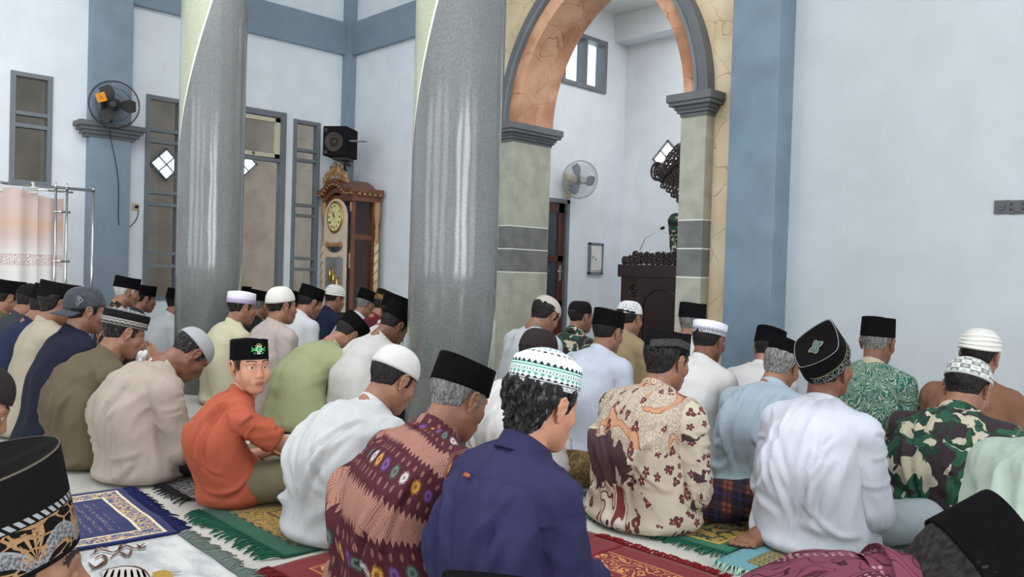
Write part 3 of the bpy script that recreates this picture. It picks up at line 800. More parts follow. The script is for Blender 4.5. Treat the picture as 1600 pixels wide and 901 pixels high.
while x < w2:
    for lv in range(2):
        rr = random.uniform(.032, .045); hz = MZ + .035 + lv * .06 * (1 if x > -.38 else .3) + random.uniform(-.008, .008)
        ring((x, -d2 + .02, hz), rr * .75, .013, 12); b.ball((x, -d2 + .015, hz), rr * .42, seg=8)
        for q in range(4):
            a = q * 1.57 + random.random(); b.ball((x + rr * .8 * math.cos(a), -d2 + .02, hz + rr * .8 * math.sin(a)), (.016, .014, .016), seg=7)
    x += .07
b.build('top_carving', m_dark, root)
# canopy, posts at the sides away from the opening
b = MB()
for sx in (.12, w2 - .05): b.tube([(sx, d2 - .05, MZ - .1), (sx, d2 - .05, 2.15)], .03, 10)
b.build('post', m_dark, root)
b = MB(); CY = -d2 - .02
ex = onY(1028, 285, MY0).x - (MX0 + MX1) / 2; ez = onY(1028, 268, MY0).z
pr = []
for k in range(13):
    t = k / 12; pr.append((ex + .04 + (w2 + .1 - ex) * t, ez - .07 + .42 * t ** .8 + .04 * math.sin(t * 5)))
b.prism([(x, CY, z) for x, z in pr] + [(x, CY, z - .05 - .02 * k / 12) for k, (x, z) in reversed(list(enumerate(pr)))], (0, 2 * d2, 0))
b.build('canopy', m_dark, root)
b = MB()
for yy in (CY, CY + .05):
    ring((ex, yy, ez), .072, .012, 20, 1.2); ring((ex, yy, ez), .04, .009, 14)
    for a in range(6): b.tube([(ex, yy, ez), (ex + .066 * math.cos(a * 1.05), yy, ez + .078 * math.sin(a * 1.05))], .006, 5)
b.build('scroll_end', m_dark, root)
random.seed(11); b = MB()
for k in range(26):          # upper pierced crest and lower hanging leaf carving
    t = k / 25; xx = ex + .07 + .75 * t; zz = ez - .07 + .42 * t ** .8 + .04 * math.sin(t * 5)
    for lv in range(3):
        rr = random.uniform(.02, .032); z_ = zz + .03 + lv * .048 * min(1, .5 + t * 6)
        ring((xx + random.uniform(-.01, .01), CY, z_), rr, .009, 10); b.ball((xx + rr, CY, z_ + rr * .6), (.013, .01, .013), seg=6)
    drop = .05 + .24 * min(1, t * 8)
    n = int(drop / .04)
    for lv in range(n):
        z_ = zz - .08 - lv * .042; ring((xx + random.uniform(-.012, .012) + .03 * lv * .5, CY + .01, z_), random.uniform(.014, .022), .010, 9)
        b.ball((xx + .02 + .015 * lv, CY + .01, z_ - .015), (.014, .01, .02), seg=6)
b.build('leaf_carving', m_dark, root)
# microphone
root = empty('microphone', onY(1033, 357, MY0 + .12)); tag(root, 'black microphone on a thin arm above the pulpit', 'microphone')
b = MB(); b.tube([(0, 0, 0), (.035, 0, .01)], .016, 8); b.build('head', m_black, root)
b = MB(); b.tube([(0, 0, 0), (-.2, 0, -.10), (-.26, 0, -.22)], .004, 6); b.build('arm', m_steel, root)
# ------------------------------------------------------------------ organic modelling: distance fields meshed with surface nets
def nrm(a): a = np.asarray(a, float); return a / (np.linalg.norm(a) + 1e-9)
class Noise:
    def __init__(s, seed=0):
        r = np.random.RandomState(seed); s.p = np.concatenate([r.permutation(256)] * 3)
        g = r.normal(size=(256, 3)); s.g = (g / np.linalg.norm(g, axis=1)[:, None]).astype(np.float32)
    def __call__(s, P):
        P = np.asarray(P, dtype=np.float32); I = np.floor(P).astype(int); f = P - I; I &= 255
        u = f * f * f * (f * (f * 6 - 15) + 10); out = 0
        for dx in (0, 1):
            wx = u[:, 0] if dx else 1 - u[:, 0]
            for dy in (0, 1):
                wy = u[:, 1] if dy else 1 - u[:, 1]
                for dz in (0, 1):
                    wz = u[:, 2] if dz else 1 - u[:, 2]
                    h = s.p[s.p[s.p[(I[:, 0] + dx) & 255] + ((I[:, 1] + dy) & 255)] + ((I[:, 2] + dz) & 255)]
                    g = s.g[h]
                    out = out + wx * wy * wz * (g[:, 0] * (f[:, 0] - dx) + g[:, 1] * (f[:, 1] - dy) + g[:, 2] * (f[:, 2] - dz))
        return out
NZ = Noise(4)

class Cone:       # tapered round cone, optional flat end
    def __init__(s, a, b, ra, rb, k=.02, op='u', cap=False, sx=None):
        s.a, s.b, s.ra, s.rb, s.k, s.op, s.cap = np.array(a, float), np.array(b, float), ra, rb, k, op, cap
    def bb(s):
        r = max(s.ra, s.rb); return np.minimum(s.a, s.b) - r, np.maximum(s.a, s.b) + r
    def ev(s, P):
        ba = s.b - s.a; L2 = ba @ ba + 1e-12; pa = P - s.a.astype(np.float32)
        t = np.clip((pa @ ba) / L2, 0, 1)
        d = np.linalg.norm(pa - t[:, None] * ba, axis=1) - (s.ra + (s.rb - s.ra) * t)
        if s.cap: d = np.maximum(d, (P - s.b) @ (ba / math.sqrt(L2)))
        return d
class Ell:
    def __init__(s, c, r, R=None, k=.02, op='u'):
        s.c, s.r, s.R, s.k, s.op = np.array(c, float), np.array(r, float), (np.eye(3) if R is None else np.array(R)), k, op
    def bb(s):
        e = np.sqrt(((s.R * s.r) ** 2).sum(1)); return s.c - e, s.c + e
    def ev(s, P):
        q = (P - s.c) @ s.R; k0 = np.linalg.norm(q / s.r, axis=1); k1 = np.linalg.norm(q / (s.r ** 2), axis=1) + 1e-9
        return k0 * (k0 - 1) / k1
def field_mesh(prims, h, zfloor=None, post=None):
    lo = np.min([p.bb()[0] for p in prims if p.op == 'u'], axis=0) - 3 * h
    hi = np.max([p.bb()[1] for p in prims if p.op == 'u'], axis=0) + 3 * h
    if zfloor is not None: lo[2] = max(lo[2], zfloor - 2 * h)
    n = np.ceil((hi - lo) / h).astype(int) + 1
    ax = [(lo[i] + np.arange(n[i]) * h).astype(np.float32) for i in range(3)]
    F = np.full(n, 1.0, np.float32)
    for p in prims:
        m = p.k + 2.5 * h
        a, b = p.bb(); i0 = np.maximum(np.floor((a - m - lo) / h).astype(int), 0); i1 = np.minimum(np.ceil((b + m - lo) / h).astype(int) + 1, n)
        if (i1 <= i0).any(): continue
        g = np.meshgrid(*[ax[i][i0[i]:i1[i]] for i in range(3)], indexing='ij')
        P = np.stack([q.ravel() for q in g], 1); d = p.ev(P).astype(np.float32).reshape(g[0].shape)
        sl = tuple(slice(i0[i], i1[i]) for i in range(3)); A = F[sl]; k = max(p.k, 1e-5)
        if p.op == 'u':
            hh = np.clip(.5 + .5 * (A - d) / k, 0, 1); F[sl] = A * (1 - hh) + d * hh - k * hh * (1 - hh)
        else:
            hh = np.clip(.5 - .5 * (A + d) / k, 0, 1); F[sl] = A * (1 - hh) + (-d) * hh + k * hh * (1 - hh)
    if zfloor is not None: F = np.maximum(F, (zfloor - ax[2])[None, None, :])
    if post is not None: F = post(F, ax)
    F[0], F[-1] = 1, 1; F[:, 0], F[:, -1] = 1, 1; F[:, :, 0], F[:, :, -1] = 1, 1
    return surface_nets(F, lo, h)
def surface_nets(F, lo, h):
    ins = F < 0; n = np.array(F.shape)
    cnt = np.zeros(n - 1, np.int8)
    for a in (0, 1):
        for b in (0, 1):
            for c in (0, 1): cnt += ins[a:n[0] - 1 + a, b:n[1] - 1 + b, c:n[2] - 1 + c]
    act = (cnt > 0) & (cnt < 8); idx = np.full(act.shape, -1, np.int64); C = np.argwhere(act); idx[act] = np.arange(len(C))
    corners = [(a, b, c) for a in (0, 1) for b in (0, 1) for c in (0, 1)]
    val = {c: F[C[:, 0] + c[0], C[:, 1] + c[1], C[:, 2] + c[2]] for c in corners}
    S_ = np.zeros((len(C), 3)); N = np.zeros(len(C))
    for c in corners:
        for ax_ in range(3):
            if c[ax_]: continue
            c2 = list(c); c2[ax_] = 1; c2 = tuple(c2); v0, v1 = val[c], val[c2]; m = (v0 < 0) != (v1 < 0)
            t = np.where(m, v0 / np.where(m, v0 - v1, 1), 0); p = np.zeros((len(C), 3)); p[:] = c; p[:, ax_] += t
            S_ += p * m[:, None]; N += m
    V = lo + (C + S_ / N[:, None]) * h
    Q = []
    for ax_ in range(3):
        sl0 = [slice(None)] * 3; sl1 = [slice(None)] * 3; sl0[ax_] = slice(0, -1); sl1[ax_] = slice(1, None)
        A, B = ins[tuple(sl0)], ins[tuple(sl1)]; E = np.argwhere(A != B); u, w = (ax_ + 1) % 3, (ax_ + 2) % 3
        ok = (E[:, u] > 0) & (E[:, w] > 0) & (E[:, u] < n[u] - 1) & (E[:, w] < n[w] - 1); E = E[ok]
        fl = A[E[:, 0], E[:, 1], E[:, 2]]
        def cell(du, dw):
            e = E.copy(); e[:, u] -= du; e[:, w] -= dw; return idx[e[:, 0], e[:, 1], e[:, 2]]
        q = np.stack([cell(1, 1), cell(0, 1), cell(0, 0), cell(1, 0)], 1); q[~fl] = q[~fl][:, ::-1]; Q.append(q)
    return V, np.concatenate(Q)
def np_mesh(name, V, Q, attr=None, mi=None):
    me = bpy.data.meshes.new(name); V = np.asarray(V, np.float32); Q = np.asarray(Q, np.int32)
    me.vertices.add(len(V)); me.vertices.foreach_set('co', V.ravel())
    me.loops.add(Q.size); me.loops.foreach_set('vertex_index', Q.ravel())
    me.polygons.add(len(Q)); me.polygons.foreach_set('loop_start', np.arange(len(Q), dtype=np.int32) * Q.shape[1])
    me.polygons.foreach_set('use_smooth', np.ones(len(Q), bool))
    if mi is not None: me.polygons.foreach_set('material_index', np.asarray(mi, np.int32))
    me.update(calc_edges=True); me.validate()
    if attr is not None:
        a = me.attributes.new('cloth', 'FLOAT_VECTOR', 'POINT'); a.data.foreach_set('vector', np.asarray(attr, np.float32).ravel())
    return me
def vnormals(V, Q):
    n = np.cross(V[Q[:, 2]] - V[Q[:, 0]], V[Q[:, 3]] - V[Q[:, 1]]); N = np.zeros_like(V)
    for i in range(4): np.add.at(N, Q[:, i], n)
    return N / (np.linalg.norm(N, axis=1)[:, None] + 1e-12)
def rotm(ax, a):
    c, s = math.cos(a), math.sin(a)
    return np.array({'x': [[1, 0, 0], [0, c, -s], [0, s, c]], 'y': [[c, 0, s], [0, 1, 0], [-s, 0, c]], 'z': [[c, -s, 0], [s, c, 0], [0, 0, 1]]}[ax])
def sphere_mesh(c, r, n=10):
    V, Q = [], []
    for j in range(n + 1):
        for i in range(2 * n):
            a, b = math.pi * j / n, math.pi * i / n; V.append((c[0] + r * math.sin(a) * math.cos(b), c[1] + r * math.cos(a), c[2] + r * math.sin(a) * math.sin(b)))
    for j in range(n):
        for i in range(2 * n): Q.append((j * 2 * n + i, (j + 1) * 2 * n + i, (j + 1) * 2 * n + (i + 1) % (2 * n), j * 2 * n + (i + 1) % (2 * n)))
    return np.array(V), np.array(Q)

# ---- head template, head frame: origin between the ears, +y to the face, +z up
def head_prims(kind='adult'):
    w = {'adult': 1.0, 'lean': .95, 'wide': 1.07, 'boy': .97}[kind]; boy = kind == 'boy'
    P = [Ell((0, -.014, .036), (.075 * w, .096, .084), k=.01),
         Ell((0, .026, -.028), (.060 * w, .068, .086), k=.03),
         Cone((0, .0, -.05), (0, .066, -.098), .048, .020, k=.03)]
    for s in (-1, 1):
        P += [Cone((s * .050 * w, .004, -.050), (s * .018, .066, -.096), .016, .015, k=.025),
              Ell((s * .043 * w, .058, -.026), (.022, .022, .024), k=.02),
              Cone((s * .046 * w, .066, .020), (s * .012, .086, .020), .010, .010, k=.012),
              Ell((s * .031, .093, .002), (.019, .012, .012), k=.012, op='s')]
        # lids
        P += [Cone((s * .045, .0765, .003), (s * .031, .085, .0086), .0028, .0034, k=.003), Cone((s * .031, .085, .0086), (s * .017, .084, .001), .0034, .0028, k=.003),
              Cone((s * .045, .0755, .000), (s * .031, .0825, -.0085), .0028, .0028, k=.003), Cone((s * .031, .0825, -.0085), (s * .017, .083, -.001), .0028, .0028, k=.003)]
        # ear: helix, lobe, inner bowl
        R = rotm('z', s * -.35)
        e0 = np.array((s * .074 * w, -.008, -.004))
        pts = [(.0, .010, -.022), (.006, .016, -.002), (.010, .013, .020), (.012, .0, .030), (.014, -.014, .024), (.014, -.018, .006), (.010, -.012, -.014), (.005, .0, -.030)]
        pts = [e0 + np.array((s * q[0], q[1], q[2])) for q in pts]
        P += [Ell(e0 + np.array((s * .006, -.001, .0)), (.006, .015, .026), R=R, k=.006)]
        for i in range(1, len(pts) - 1): P.append(Cone(pts[i], pts[i + 1], .0042, .0042, k=.004))
        P += [Ell(pts[-1], (.005, .008, .009), k=.006), Ell(e0 + np.array((s * .013, .002, -.002)), (.006, .008, .012), k=.003, op='s'), Cone(e0 + np.array((s * .004, .012, -.006)), e0 + np.array((s * .007, .008, -.010)), .005, .004, k=.005)]
        P += [Ell((s * .0125, .098, -.038), (.0085, .010, .0075), k=.008)]
    nb = .006 if boy else 0
    P += [Cone((0, .086, .012), (0, .107 - nb, -.030), .0085, .0125, k=.014),
          Ell((0, .085, -.066), (.030, .020, .020), k=.02),
          Ell((0, .0985 - nb * .3, -.0615), (.020, .0075, .005), k=.005), Ell((0, .0975 - nb * .3, -.0710), (.017, .0075, .0058), k=.005),
          Ell((0, .082, -.098), (.016, .012, .013), k=.014),
          Cone((0, -.022, -.03), (0, -.045, -.13), .050 * w, .054 * w, k=.03)]
    if boy:
        for s in (-1, 1): P.append(Ell((s * .038, .058, -.045), (.026, .026, .028), k=.02))
    return P
HEADS = {}
def head_mesh(kind, h):
    key = (kind, h)
    if key not in HEADS:
        V, Q = field_mesh(head_prims(kind), h); V[:, 2] = np.where(V[:, 2] > .065, .065 + (V[:, 2] - .065) * .5, V[:, 2])
        # surface tint: lips, brows and eyes get their own material
        c = V[Q].mean(1); mi = np.zeros(len(Q), np.int32)
        lip = (np.abs(c[:, 0]) < .021) & (c[:, 1] > .094) & (np.abs(c[:, 2] + .0665) < .0092 * np.sqrt(np.clip(1 - (c[:, 0] / .026) ** 2, 0, 1)))
        mi[lip] = 3
        ax_ = np.abs(c[:, 0]); bz = .0265 + .004 * np.sin((ax_ - .012) / .04 * 3.0)
        mi[(ax_ > .012) & (ax_ < .051) & (c[:, 1] > .05) & (np.abs(c[:, 2] - bz) < .0026)] = 4
        Vs, Qs, Ms = [V], [Q], [mi]; n = len(V)
        for s in (-1, 1):
            v, q = sphere_mesh((s * .031, .0735, .0008), .0127, 10); Vs.append(v); Qs.append(q + n); n += len(v); Ms.append(np.ones(len(q), np.int32))
            v2, q2 = sphere_mesh((s * .031, .0805, .0012), .0070, 8); Vs.append(v2); Qs.append(q2 + n); n += len(v2); Ms.append(np.full(len(q2), 2, np.int32))
        HEADS[key] = (np.concatenate(Vs), np.concatenate(Qs), np.concatenate(Ms))
    return HEADS[key]
HAIRS = {}
def hair_mesh(style, h, kind='adult'):
    key = (style, h, kind)
    if key in HAIRS: return HAIRS[key]
    t, low, nz = {'short': (.007, -.048, .0015), 'crop': (.0032, -.042, .0006), 'bushy': (.019, -.088, .006), 'thick': (.011, -.064, .003)}[style]
    P = [p for p in head_prims(kind)[:3]] + [Cone((0, -.022, -.03), (0, -.045, -.13), .050, .054, k=.03)]
    def post(F, ax):
        X, Y, Z = np.meshgrid(*ax, indexing='ij')
        n = NZ(np.stack([(X * 60).ravel(), (Y * 60).ravel(), (Z * 34).ravel()], 1)).reshape(F.shape)
        n2 = NZ(np.stack([(X * 170).ravel(), (Y * 170).ravel(), (Z * 60).ravel()], 1)).reshape(F.shape)
        # hairline height as a function of y
        g = np.interp(Y, [-.12, -.075, -.05, -.034, -.024, .010, .016, .034, .040, .07, .10], [low, low, low * .8, -.035, .020, .026, -.018, -.014, .03, .055, .066])
        taper = np.clip((Z - g) / .035, 0, 1)
        tt = t * (0.25 + .75 * taper) + nz * (n * 1.4 + n2 * .9) * (1 if style != 'bushy' else 1 + 1.6 * np.clip((-.0 - Y) / .08, 0, 1))
        tt = tt * np.clip((.085 - Z) / .045, -.35, 1)
        return np.maximum(F - tt, (g - Z) * .8 + n2 * .004)
    # widen the field bounds
    P2 = P + [Ell((0, -.014, .0), (.105, .13, .135), k=.0001, op='u')]
    lo = None
    real = field_mesh
    def mk():
        lo = np.array((-.12, -.15, -.15)); hi = np.array((.12, .13, .15)); n = np.ceil((hi - lo) / h).astype(int) + 1
        ax = [(lo[i] + np.arange(n[i]) * h).astype(np.float32) for i in range(3)]
        g = np.meshgrid(*ax, indexing='ij'); Pt = np.stack([q.ravel() for q in g], 1); F = np.full(len(Pt), 1.0)
        for p in P:
            d = p.ev(Pt); k = p.k; hh = np.clip(.5 + .5 * (F - d) / k, 0, 1); F = F * (1 - hh) + d * hh - k * hh * (1 - hh)
        F = post(F.reshape(n), ax).astype(np.float32)
        F[0], F[-1] = 1, 1; F[:, 0], F[:, -1] = 1, 1; F[:, :, 0], F[:, :, -1] = 1, 1
        return surface_nets(F, lo, h)
    V, Q = mk(); V[:, 2] = np.where(V[:, 2] > .065, .065 + (V[:, 2] - .065) * .5, V[:, 2]); HAIRS[key] = (V, Q); return HAIRS[key]
# ---- hand template (right hand): wrist at origin, +y to the fingers, +z back of the hand, thumb to -x
HANDS = {}
def hand_mesh(h, curl=.45):
    key = (h, curl)
    if key in HANDS: return HANDS[key]
    P = []
    spec = [(-.030, .088, (.040, .025, .020), .0085), (-.010, .092, (.045, .028, .021), .0088), (.010, .088, (.042, .026, .020), .0084), (.028, .078, (.032, .020, .018), .0075)]
    for x, y, L, r in spec:
        P.append(Cone((x * .55, .012, 0), (x, y, 0), .013, .012, k=.014))
    fing = []
    for x, y, L, r in spec:
        p = np.array((x, y, 0.)); a = -.25 * curl; d = nrm((x * 1.6, 1, 0))
        for i, l in enumerate(L):
            a -= curl * (.7, .9, .6)[i]; q = p + l * np.array((d[0] * math.cos(a), d[1] * math.cos(a), math.sin(a)))
            fing.append(Cone(p, q, r * (1 - .08 * i), r * (1 - .08 * (i + 1)), k=.0025)); p = q
    th = [(-.016, .02, -.004), (-.040, .048, -.014), (-.050, .076, -.022), (-.047, .098, -.026)]
    for i, r in ((0, .014), (1, .0105), (2, .0095)): fing.append(Cone(th[i], th[i + 1], r, r * .92, k=.006 if i == 0 else .003))
    P += [Cone((0, -.03, 0), (0, .02, 0), .023, .022, k=.015)] + fing
    HANDS[key] = field_mesh(P, h); return HANDS[key]
FEET = {}
def foot_mesh(h):
    if h in FEET: return FEET[h]
    P = [Cone((0, -.0, .075), (0, -.01, .035), .033, .032, k=.02), Cone((0, -.03, .03), (0, .05, .030), .030, .030, k=.02), Cone((-.012, .05, .03), (-.022, .135, .020), .026, .020, k=.03), Cone((.012, .05, .025), (.020, .125, .016), .024, .017, k=.03)]
    for i, (x, y, r, l) in enumerate(((-.030, .150, .0125, .040), (-.010, .152, .0085, .034), (.007, .148, .0082, .030), (.022, .140, .0078, .027), (.036, .128, .0076, .022))):
        P += [Cone((x, y, .016), (x * 1.05, y + l * .6, .018), r * .85, r, k=.004), Ell((x * 1.05, y + l * .75, .016), (r, r * 1.1, r * .9), k=.003)]
    FEET[h] = field_mesh(P, h); return FEET[h]

# ---- caps: profile rings around the head; attribute cloth = (turn 0..1, height 0..1 side / 1..2 top, 0)
def ring_cap(name, rings, mats, parent, closetop=True, shape=None, n=72, vlist=None):
    """rings: list of (a, b, z, yoff) half-widths; shape(phi) radial factor"""
    V, A = [], []
    for j, rg in enumerate(rings):
        a, b, z, yo = rg[:4]
        for i in range(n + 1):
            ph = 2 * math.pi * i / n; fx, fy = math.sin(ph), -math.cos(ph)
            if shape: k = shape(ph); fx *= k[0]; fy *= k[1]
            zz = z(a * fx, b * fy) if callable(z) else z
            V.append((a * fx, b * fy + yo, zz)); A.append((i / n, vlist[j], 0))
    F = [(j * (n + 1) + i, j * (n + 1) + i + 1, (j + 1) * (n + 1) + i + 1, (j + 1) * (n + 1) + i) for j in range(len(rings) - 1) for i in range(n)]
    me = np_mesh(name, np.array(V), np.array(F), A)
    return put(name, me, mats, parent)
# ------------------------------------------------------------------ caps
def velvet(name, c, rough=.85, sheen=.25):
    b = Mat(name, rough, .06); n = b.noise(b.obj(), 60, 3)
    b.color(b.mix(n.step(.3, .7), c, tuple(x * 1.5 for x in c[:3]) + (1,))); b.p.inputs['Sheen Weight'].default_value = sheen; b.bump(n, .1, .002); return b.m
m_velvet = velvet('black_velvet', rgb(11, 10, 12), sheen=.0)
m_velvet2 = velvet('soft_black_velvet', rgb(17, 16, 18), sheen=.0)
def knit(name, c, c2=None, sc=150, strength=.5):
    b = Mat(name, .9, .15); u, v, w = b.sep(b.attr('cloth'))
    p = b.comb(u * 1.0, v * .16, 0.0)
    d = b.vor(p, sc, 'F1', rnd=.25)
    b.color(b.mix(d.step(.2, .8), c, c2 or tuple(x * .72 for x in c[:3]) + (1,))); b.bump(d, strength, .003); return b.m
m_knitw = knit('white_crochet', rgb(214, 211, 208)); m_knitb = knit('beige_knit', rgb(206, 196, 184)); m_knitg = knit('grey_crochet', rgb(168, 168, 170), sc=110)
m_knitd = knit('dark_brown_knit', rgb(50, 42, 42)); m_knitk = knit('black_knit', rgb(24, 24, 26)); m_knitr = knit('white_ribbed_knit', rgb(226, 222, 216), sc=60, strength=1.0)
m_hajiw = plain('white_stiff_cotton', rgb(226, 222, 232), .8, .2, .1, 120)
CAPZ = .030
def songkok(h=.092, a=.086, b=.108, mat=None, edge=None, sink=.010, ridge=.013):
    def build(parent, nm='songkok'):
        def top(x, y):
            r2 = min(1.0, (x / a) ** 2 + (y / b) ** 2); return h + .007 * (y / b) ** 2 - sink * (1 - r2) + ridge * math.exp(-(x / .013) ** 2) * (1 - r2)
        ez = lambda x, y: h + .007 * (y / b) ** 2
        R = [(a - .004, b - .004, 0, 0), (a, b, 0, 0), (a * 1.0, b * 1.0, .004, 0), (a * .99, b * .992, h * .35, 0), (a * .975, b * .985, h * .75, 0), (a * .965, b * .98, lambda x, y: ez(x, y) - .004, 0), (a * .955, b * .972, ez, 0), (a * .935, b * .955, lambda x, y: ez(x, y) - .001, 0)]
        vl = [0, 0, .04, .35, .75, .96, 1.0, 1.05]
        for k in (.85, .7, .55, .4, .25, .12, .01): R.append((a * k, b * k, top, 0)); vl.append(2 - k)
        o = ring_cap(nm, R, mat or m_velvet, parent, vlist=vl); return o
    return build
def dome(h=.108, a=.085, b=.107, mat=None, p=.75, peak=.0, base=.0):
    def build(parent, nm='skullcap'):
        R = [(a - .004, b - .004, -base, 0), (a, b, -base, 0)]; vl = [0, 0]
        for k in range(1, 15):
            t = k / 14 * math.pi / 2; R.append((max(.002, a * math.cos(t) ** p), max(.002, b * math.cos(t) ** p), -base + (h + base) * math.sin(t) + peak * (k / 14) ** 3, 0)); vl.append(2 * k / 14)
        return ring_cap(nm, R, mat or m_knitw, parent, vlist=vl)
    return build
def stiff(h=.06, dh=.018, a=.087, b=.108, mat=None, flare=.0, rnd=.006):
    """stiff cap: upright wall and a lower domed crown"""
    def build(parent, nm='round_cap'):
        a2, b2 = a * (1 + flare), b * (1 + flare)
        R = [(a - .004, b - .004, 0, 0), (a, b, 0, 0), (a + (a2 - a) * .5, b + (b2 - b) * .5, h * .5, 0), (a2, b2, h - rnd, 0), (a2 - rnd * .4, b2 - rnd * .4, h - rnd * .3, 0), (a2 - rnd, b2 - rnd, h, 0)]; vl = [0, 0, .5, .93, .98, 1.0]
        for k in range(1, 13):
            q = 1 - k / 12; R.append((max(.001, (a2 - rnd) * q), max(.001, (b2 - rnd) * q), h + dh * (1 - q ** 2), 0)); vl.append(1 + k / 12)
        return ring_cap(nm, R, mat or m_hajiw, parent, vlist=vl)
    return build
def pointed(h=.085, a=.086, b=.112, mat=None, tip=1.12):
    """soft cap whose oval crown comes to a point fore and aft"""
    def build(parent, nm='pointed_cap'):
        V, A = [], []; n = 80; rows = []
        R = [(.95, .96, -.0, 0), (1, 1, 0, 0), (1.0, 1.01, .3, .1), (1.02, 1.04, .6, .35), (1.03, 1.08, .93, .6), (1.02, 1.09, .98, .66), (1.0, 1.08, 1.0, .7)] + [(q, q * 1.08, 1.0, .7) for q in (.9, .75, .6, .45, .3, .15, .02)]
        vl = [0, 0, .3, .6, .93, .98, 1.0] + [2 - q for q in (.9, .75, .6, .45, .3, .15, .02)]
        for j, (ka, kb, zz, pt) in enumerate(R):
            for i in range(n + 1):
                ph = 2 * math.pi * i / n; s_ = math.sin(ph); fy = -math.cos(ph); fx = math.copysign((1 - pt) * abs(s_) + pt * (1 - abs(fy) ** 1.45), s_)
                x, y = a * ka * fx, b * kb * fy; z = h * zz
                if zz >= .9: z += .012 * (y / b) ** 2
                if j > 6: z -= .010 * (1 - ka * ka) * (1 - abs(x) / a)
                V.append((x, y, z)); A.append((i / n, vl[j], 0))
        F = [(j * (n + 1) + i, j * (n + 1) + i + 1, (j + 1) * (n + 1) + i + 1, (j + 1) * (n + 1) + i) for j in range(len(R) - 1) for i in range(n)]
        return put(nm, np_mesh(nm, np.array(V), np.array(F), A), mat or m_velvet2, parent)
    return build
def tex_cap(name, kind):
    b = Mat(name, .85, .08); u, v, w = b.sep(b.attr('cloth')); O = b.attr('cloth')
    W_ = rgb(226, 228, 228); K = rgb(46, 50, 52); G = rgb(70, 160, 140); lg = rgb(150, 205, 192)
    if kind == 'mint_white':
        side = v.lt(1.0); N = 34.0; cu = (u * N).fract() - .5; ci = (u * N).floor()
        c = W_
        z1 = ((v - .80) * 6.0 + cu.abs() * -1.6 + .25); c = b.mix((v.gt(.74) * v.lt(.95)) * (cu.abs() * .30 + .76).gt(v) , c, K)
        c = b.mix(v.gt(.60) * v.lt(.82) * ((v - .66).abs() - .16 + cu.abs() * .18).lt(0.0) * ((v * 60.0).sin().gt(-.2)), c, G)
        hexd = (cu.abs() * 1.0).max((v - .50).abs() * 5.0 + cu.abs() * .5); c = b.mix(v.gt(.40) * v.lt(.60) * ((hexd - .46).abs().lt(.05)), c, G)
        a_ = b.math('ARCTAN2', (v - .5) * 4.0, cu); r_ = ((cu * cu) + ((v - .5) * 4.0) * ((v - .5) * 4.0)).sqrt()
        c = b.mix(r_.lt((a_ * 5.0).cos() * .07 + .14), c, K)
        c = b.mix(v.gt(.26) * v.lt(.40) * ((v - .40).abs() + cu.abs() * .2 - .09).lt(0.0), c, G)
        c = b.mix(v.gt(.22) * v.lt(.34) * (((v - .22) - (0.5 - cu.abs()) * .16).lt(0.0)), c, K)
        c = b.mix(v.lt(.22) * v.gt(.05) * (((v * 48.0).sin().gt(.55)).max(cu.abs().lt(.13) * (v * 90.0).sin().gt(0))) * .8, c, K)
        # crown
        tv = v - 1.0; M_ = 22.0; du = (u * M_).fract() - .5
        c = b.mix(tv.gt(.0) * tv.lt(.16) * 1.0, c, W_)
        dd = (du * du + ((tv - .22) * 5.5) * ((tv - .22) * 5.5)).sqrt(); c = b.mix(dd.lt(.32) * 1.0, c, b.mix((u * M_ * .5).fract().gt(.5), K, rgb(110, 116, 116)))
        c = b.mix(tv.gt(.40) * tv.lt(.78) * (((u * 18.0).fract() - .5).abs().lt(.16)), c, b.mix((tv * 50.0).sin().gt(0.0), K, lg))
        c = b.mix(tv.gt(.36) * tv.lt(.86) * (((u * 18.0).fract() - .5).abs() - .40).gt(0.0), c, lg); c = b.mix(tv.gt(.86), c, lg)
    elif kind == 'checker':
        N = 14.0; col = (u * N).floor(); row = (v * 3.2).floor(); ch = ((col + row) * .5).fract().gt(.25)
        g = rgb(128, 130, 130); c = b.mix(ch, rgb(214, 214, 208), g)
        cu = ((u * N).fract() - .5).abs(); cv = ((v * 3.2).fract() - .5).abs(); dm = cu + cv
        c = b.mix((dm - .22).abs().lt(.05) + dm.lt(.08), c, b.mix(ch, g, rgb(214, 214, 208))); c = b.mix(v.lt(.12), c, rgb(200, 200, 196))
        k = b.vor(b.comb(u, v * .16, 0.0), 150, rnd=.2); b.bump(k, .4, .003)
    elif kind == 'grey_band':      # black cap, grey patterned lower band and crown motif
        c = rgb(26, 26, 28); g = rgb(150, 148, 146)
        c = b.mix(v.lt(.10) * (v * 120.0).sin().gt(-.3), c, rgb(170, 168, 166))
        zz = ((u * 26.0).fract() - .5).abs() * .16; c = b.mix(v.gt(.12) * v.lt(.42), c, b.mix(((v - .20) - zz).abs().lt(.03) + ((v - .32) + zz - .05).abs().lt(.015), rgb(96, 94, 93), rgb(196, 190, 184)))
        c = b.mix((v - .43).abs().lt(.02), c, rgb(196, 194, 190)); c = b.mix((v - 1.04).abs().lt(.05), c, g)
        k = b.vor(b.comb(u * 6.0, v * 2.2, 0.0), 1.6, 'F1'); c = b.mix(v.gt(1.12) * (k * 22.0).sin().gt(.1), c, rgb(196, 192, 190)); c = b.mix(v.gt(1.12) * v.lt(1.2), c, rgb(40, 40, 42))
    elif kind == 'silver_trim':    # black cap, silver rope line and metallic leaf trim on the lower half
        c = rgb(18, 17, 17); s_ = rgb(132, 132, 134); g = rgb(150, 116, 84)
        tri_ = ((u * 9.0).fract() - .5).abs() * 2.0
        n = b.warp(b.comb(u * 8.0, v * 3.0, 0.0), 1.2, .5); e = b.vor(n, 3.0, 'DISTANCE_TO_EDGE')
        arch = ((1.0 - tri_ * tri_) * .24 + .09)
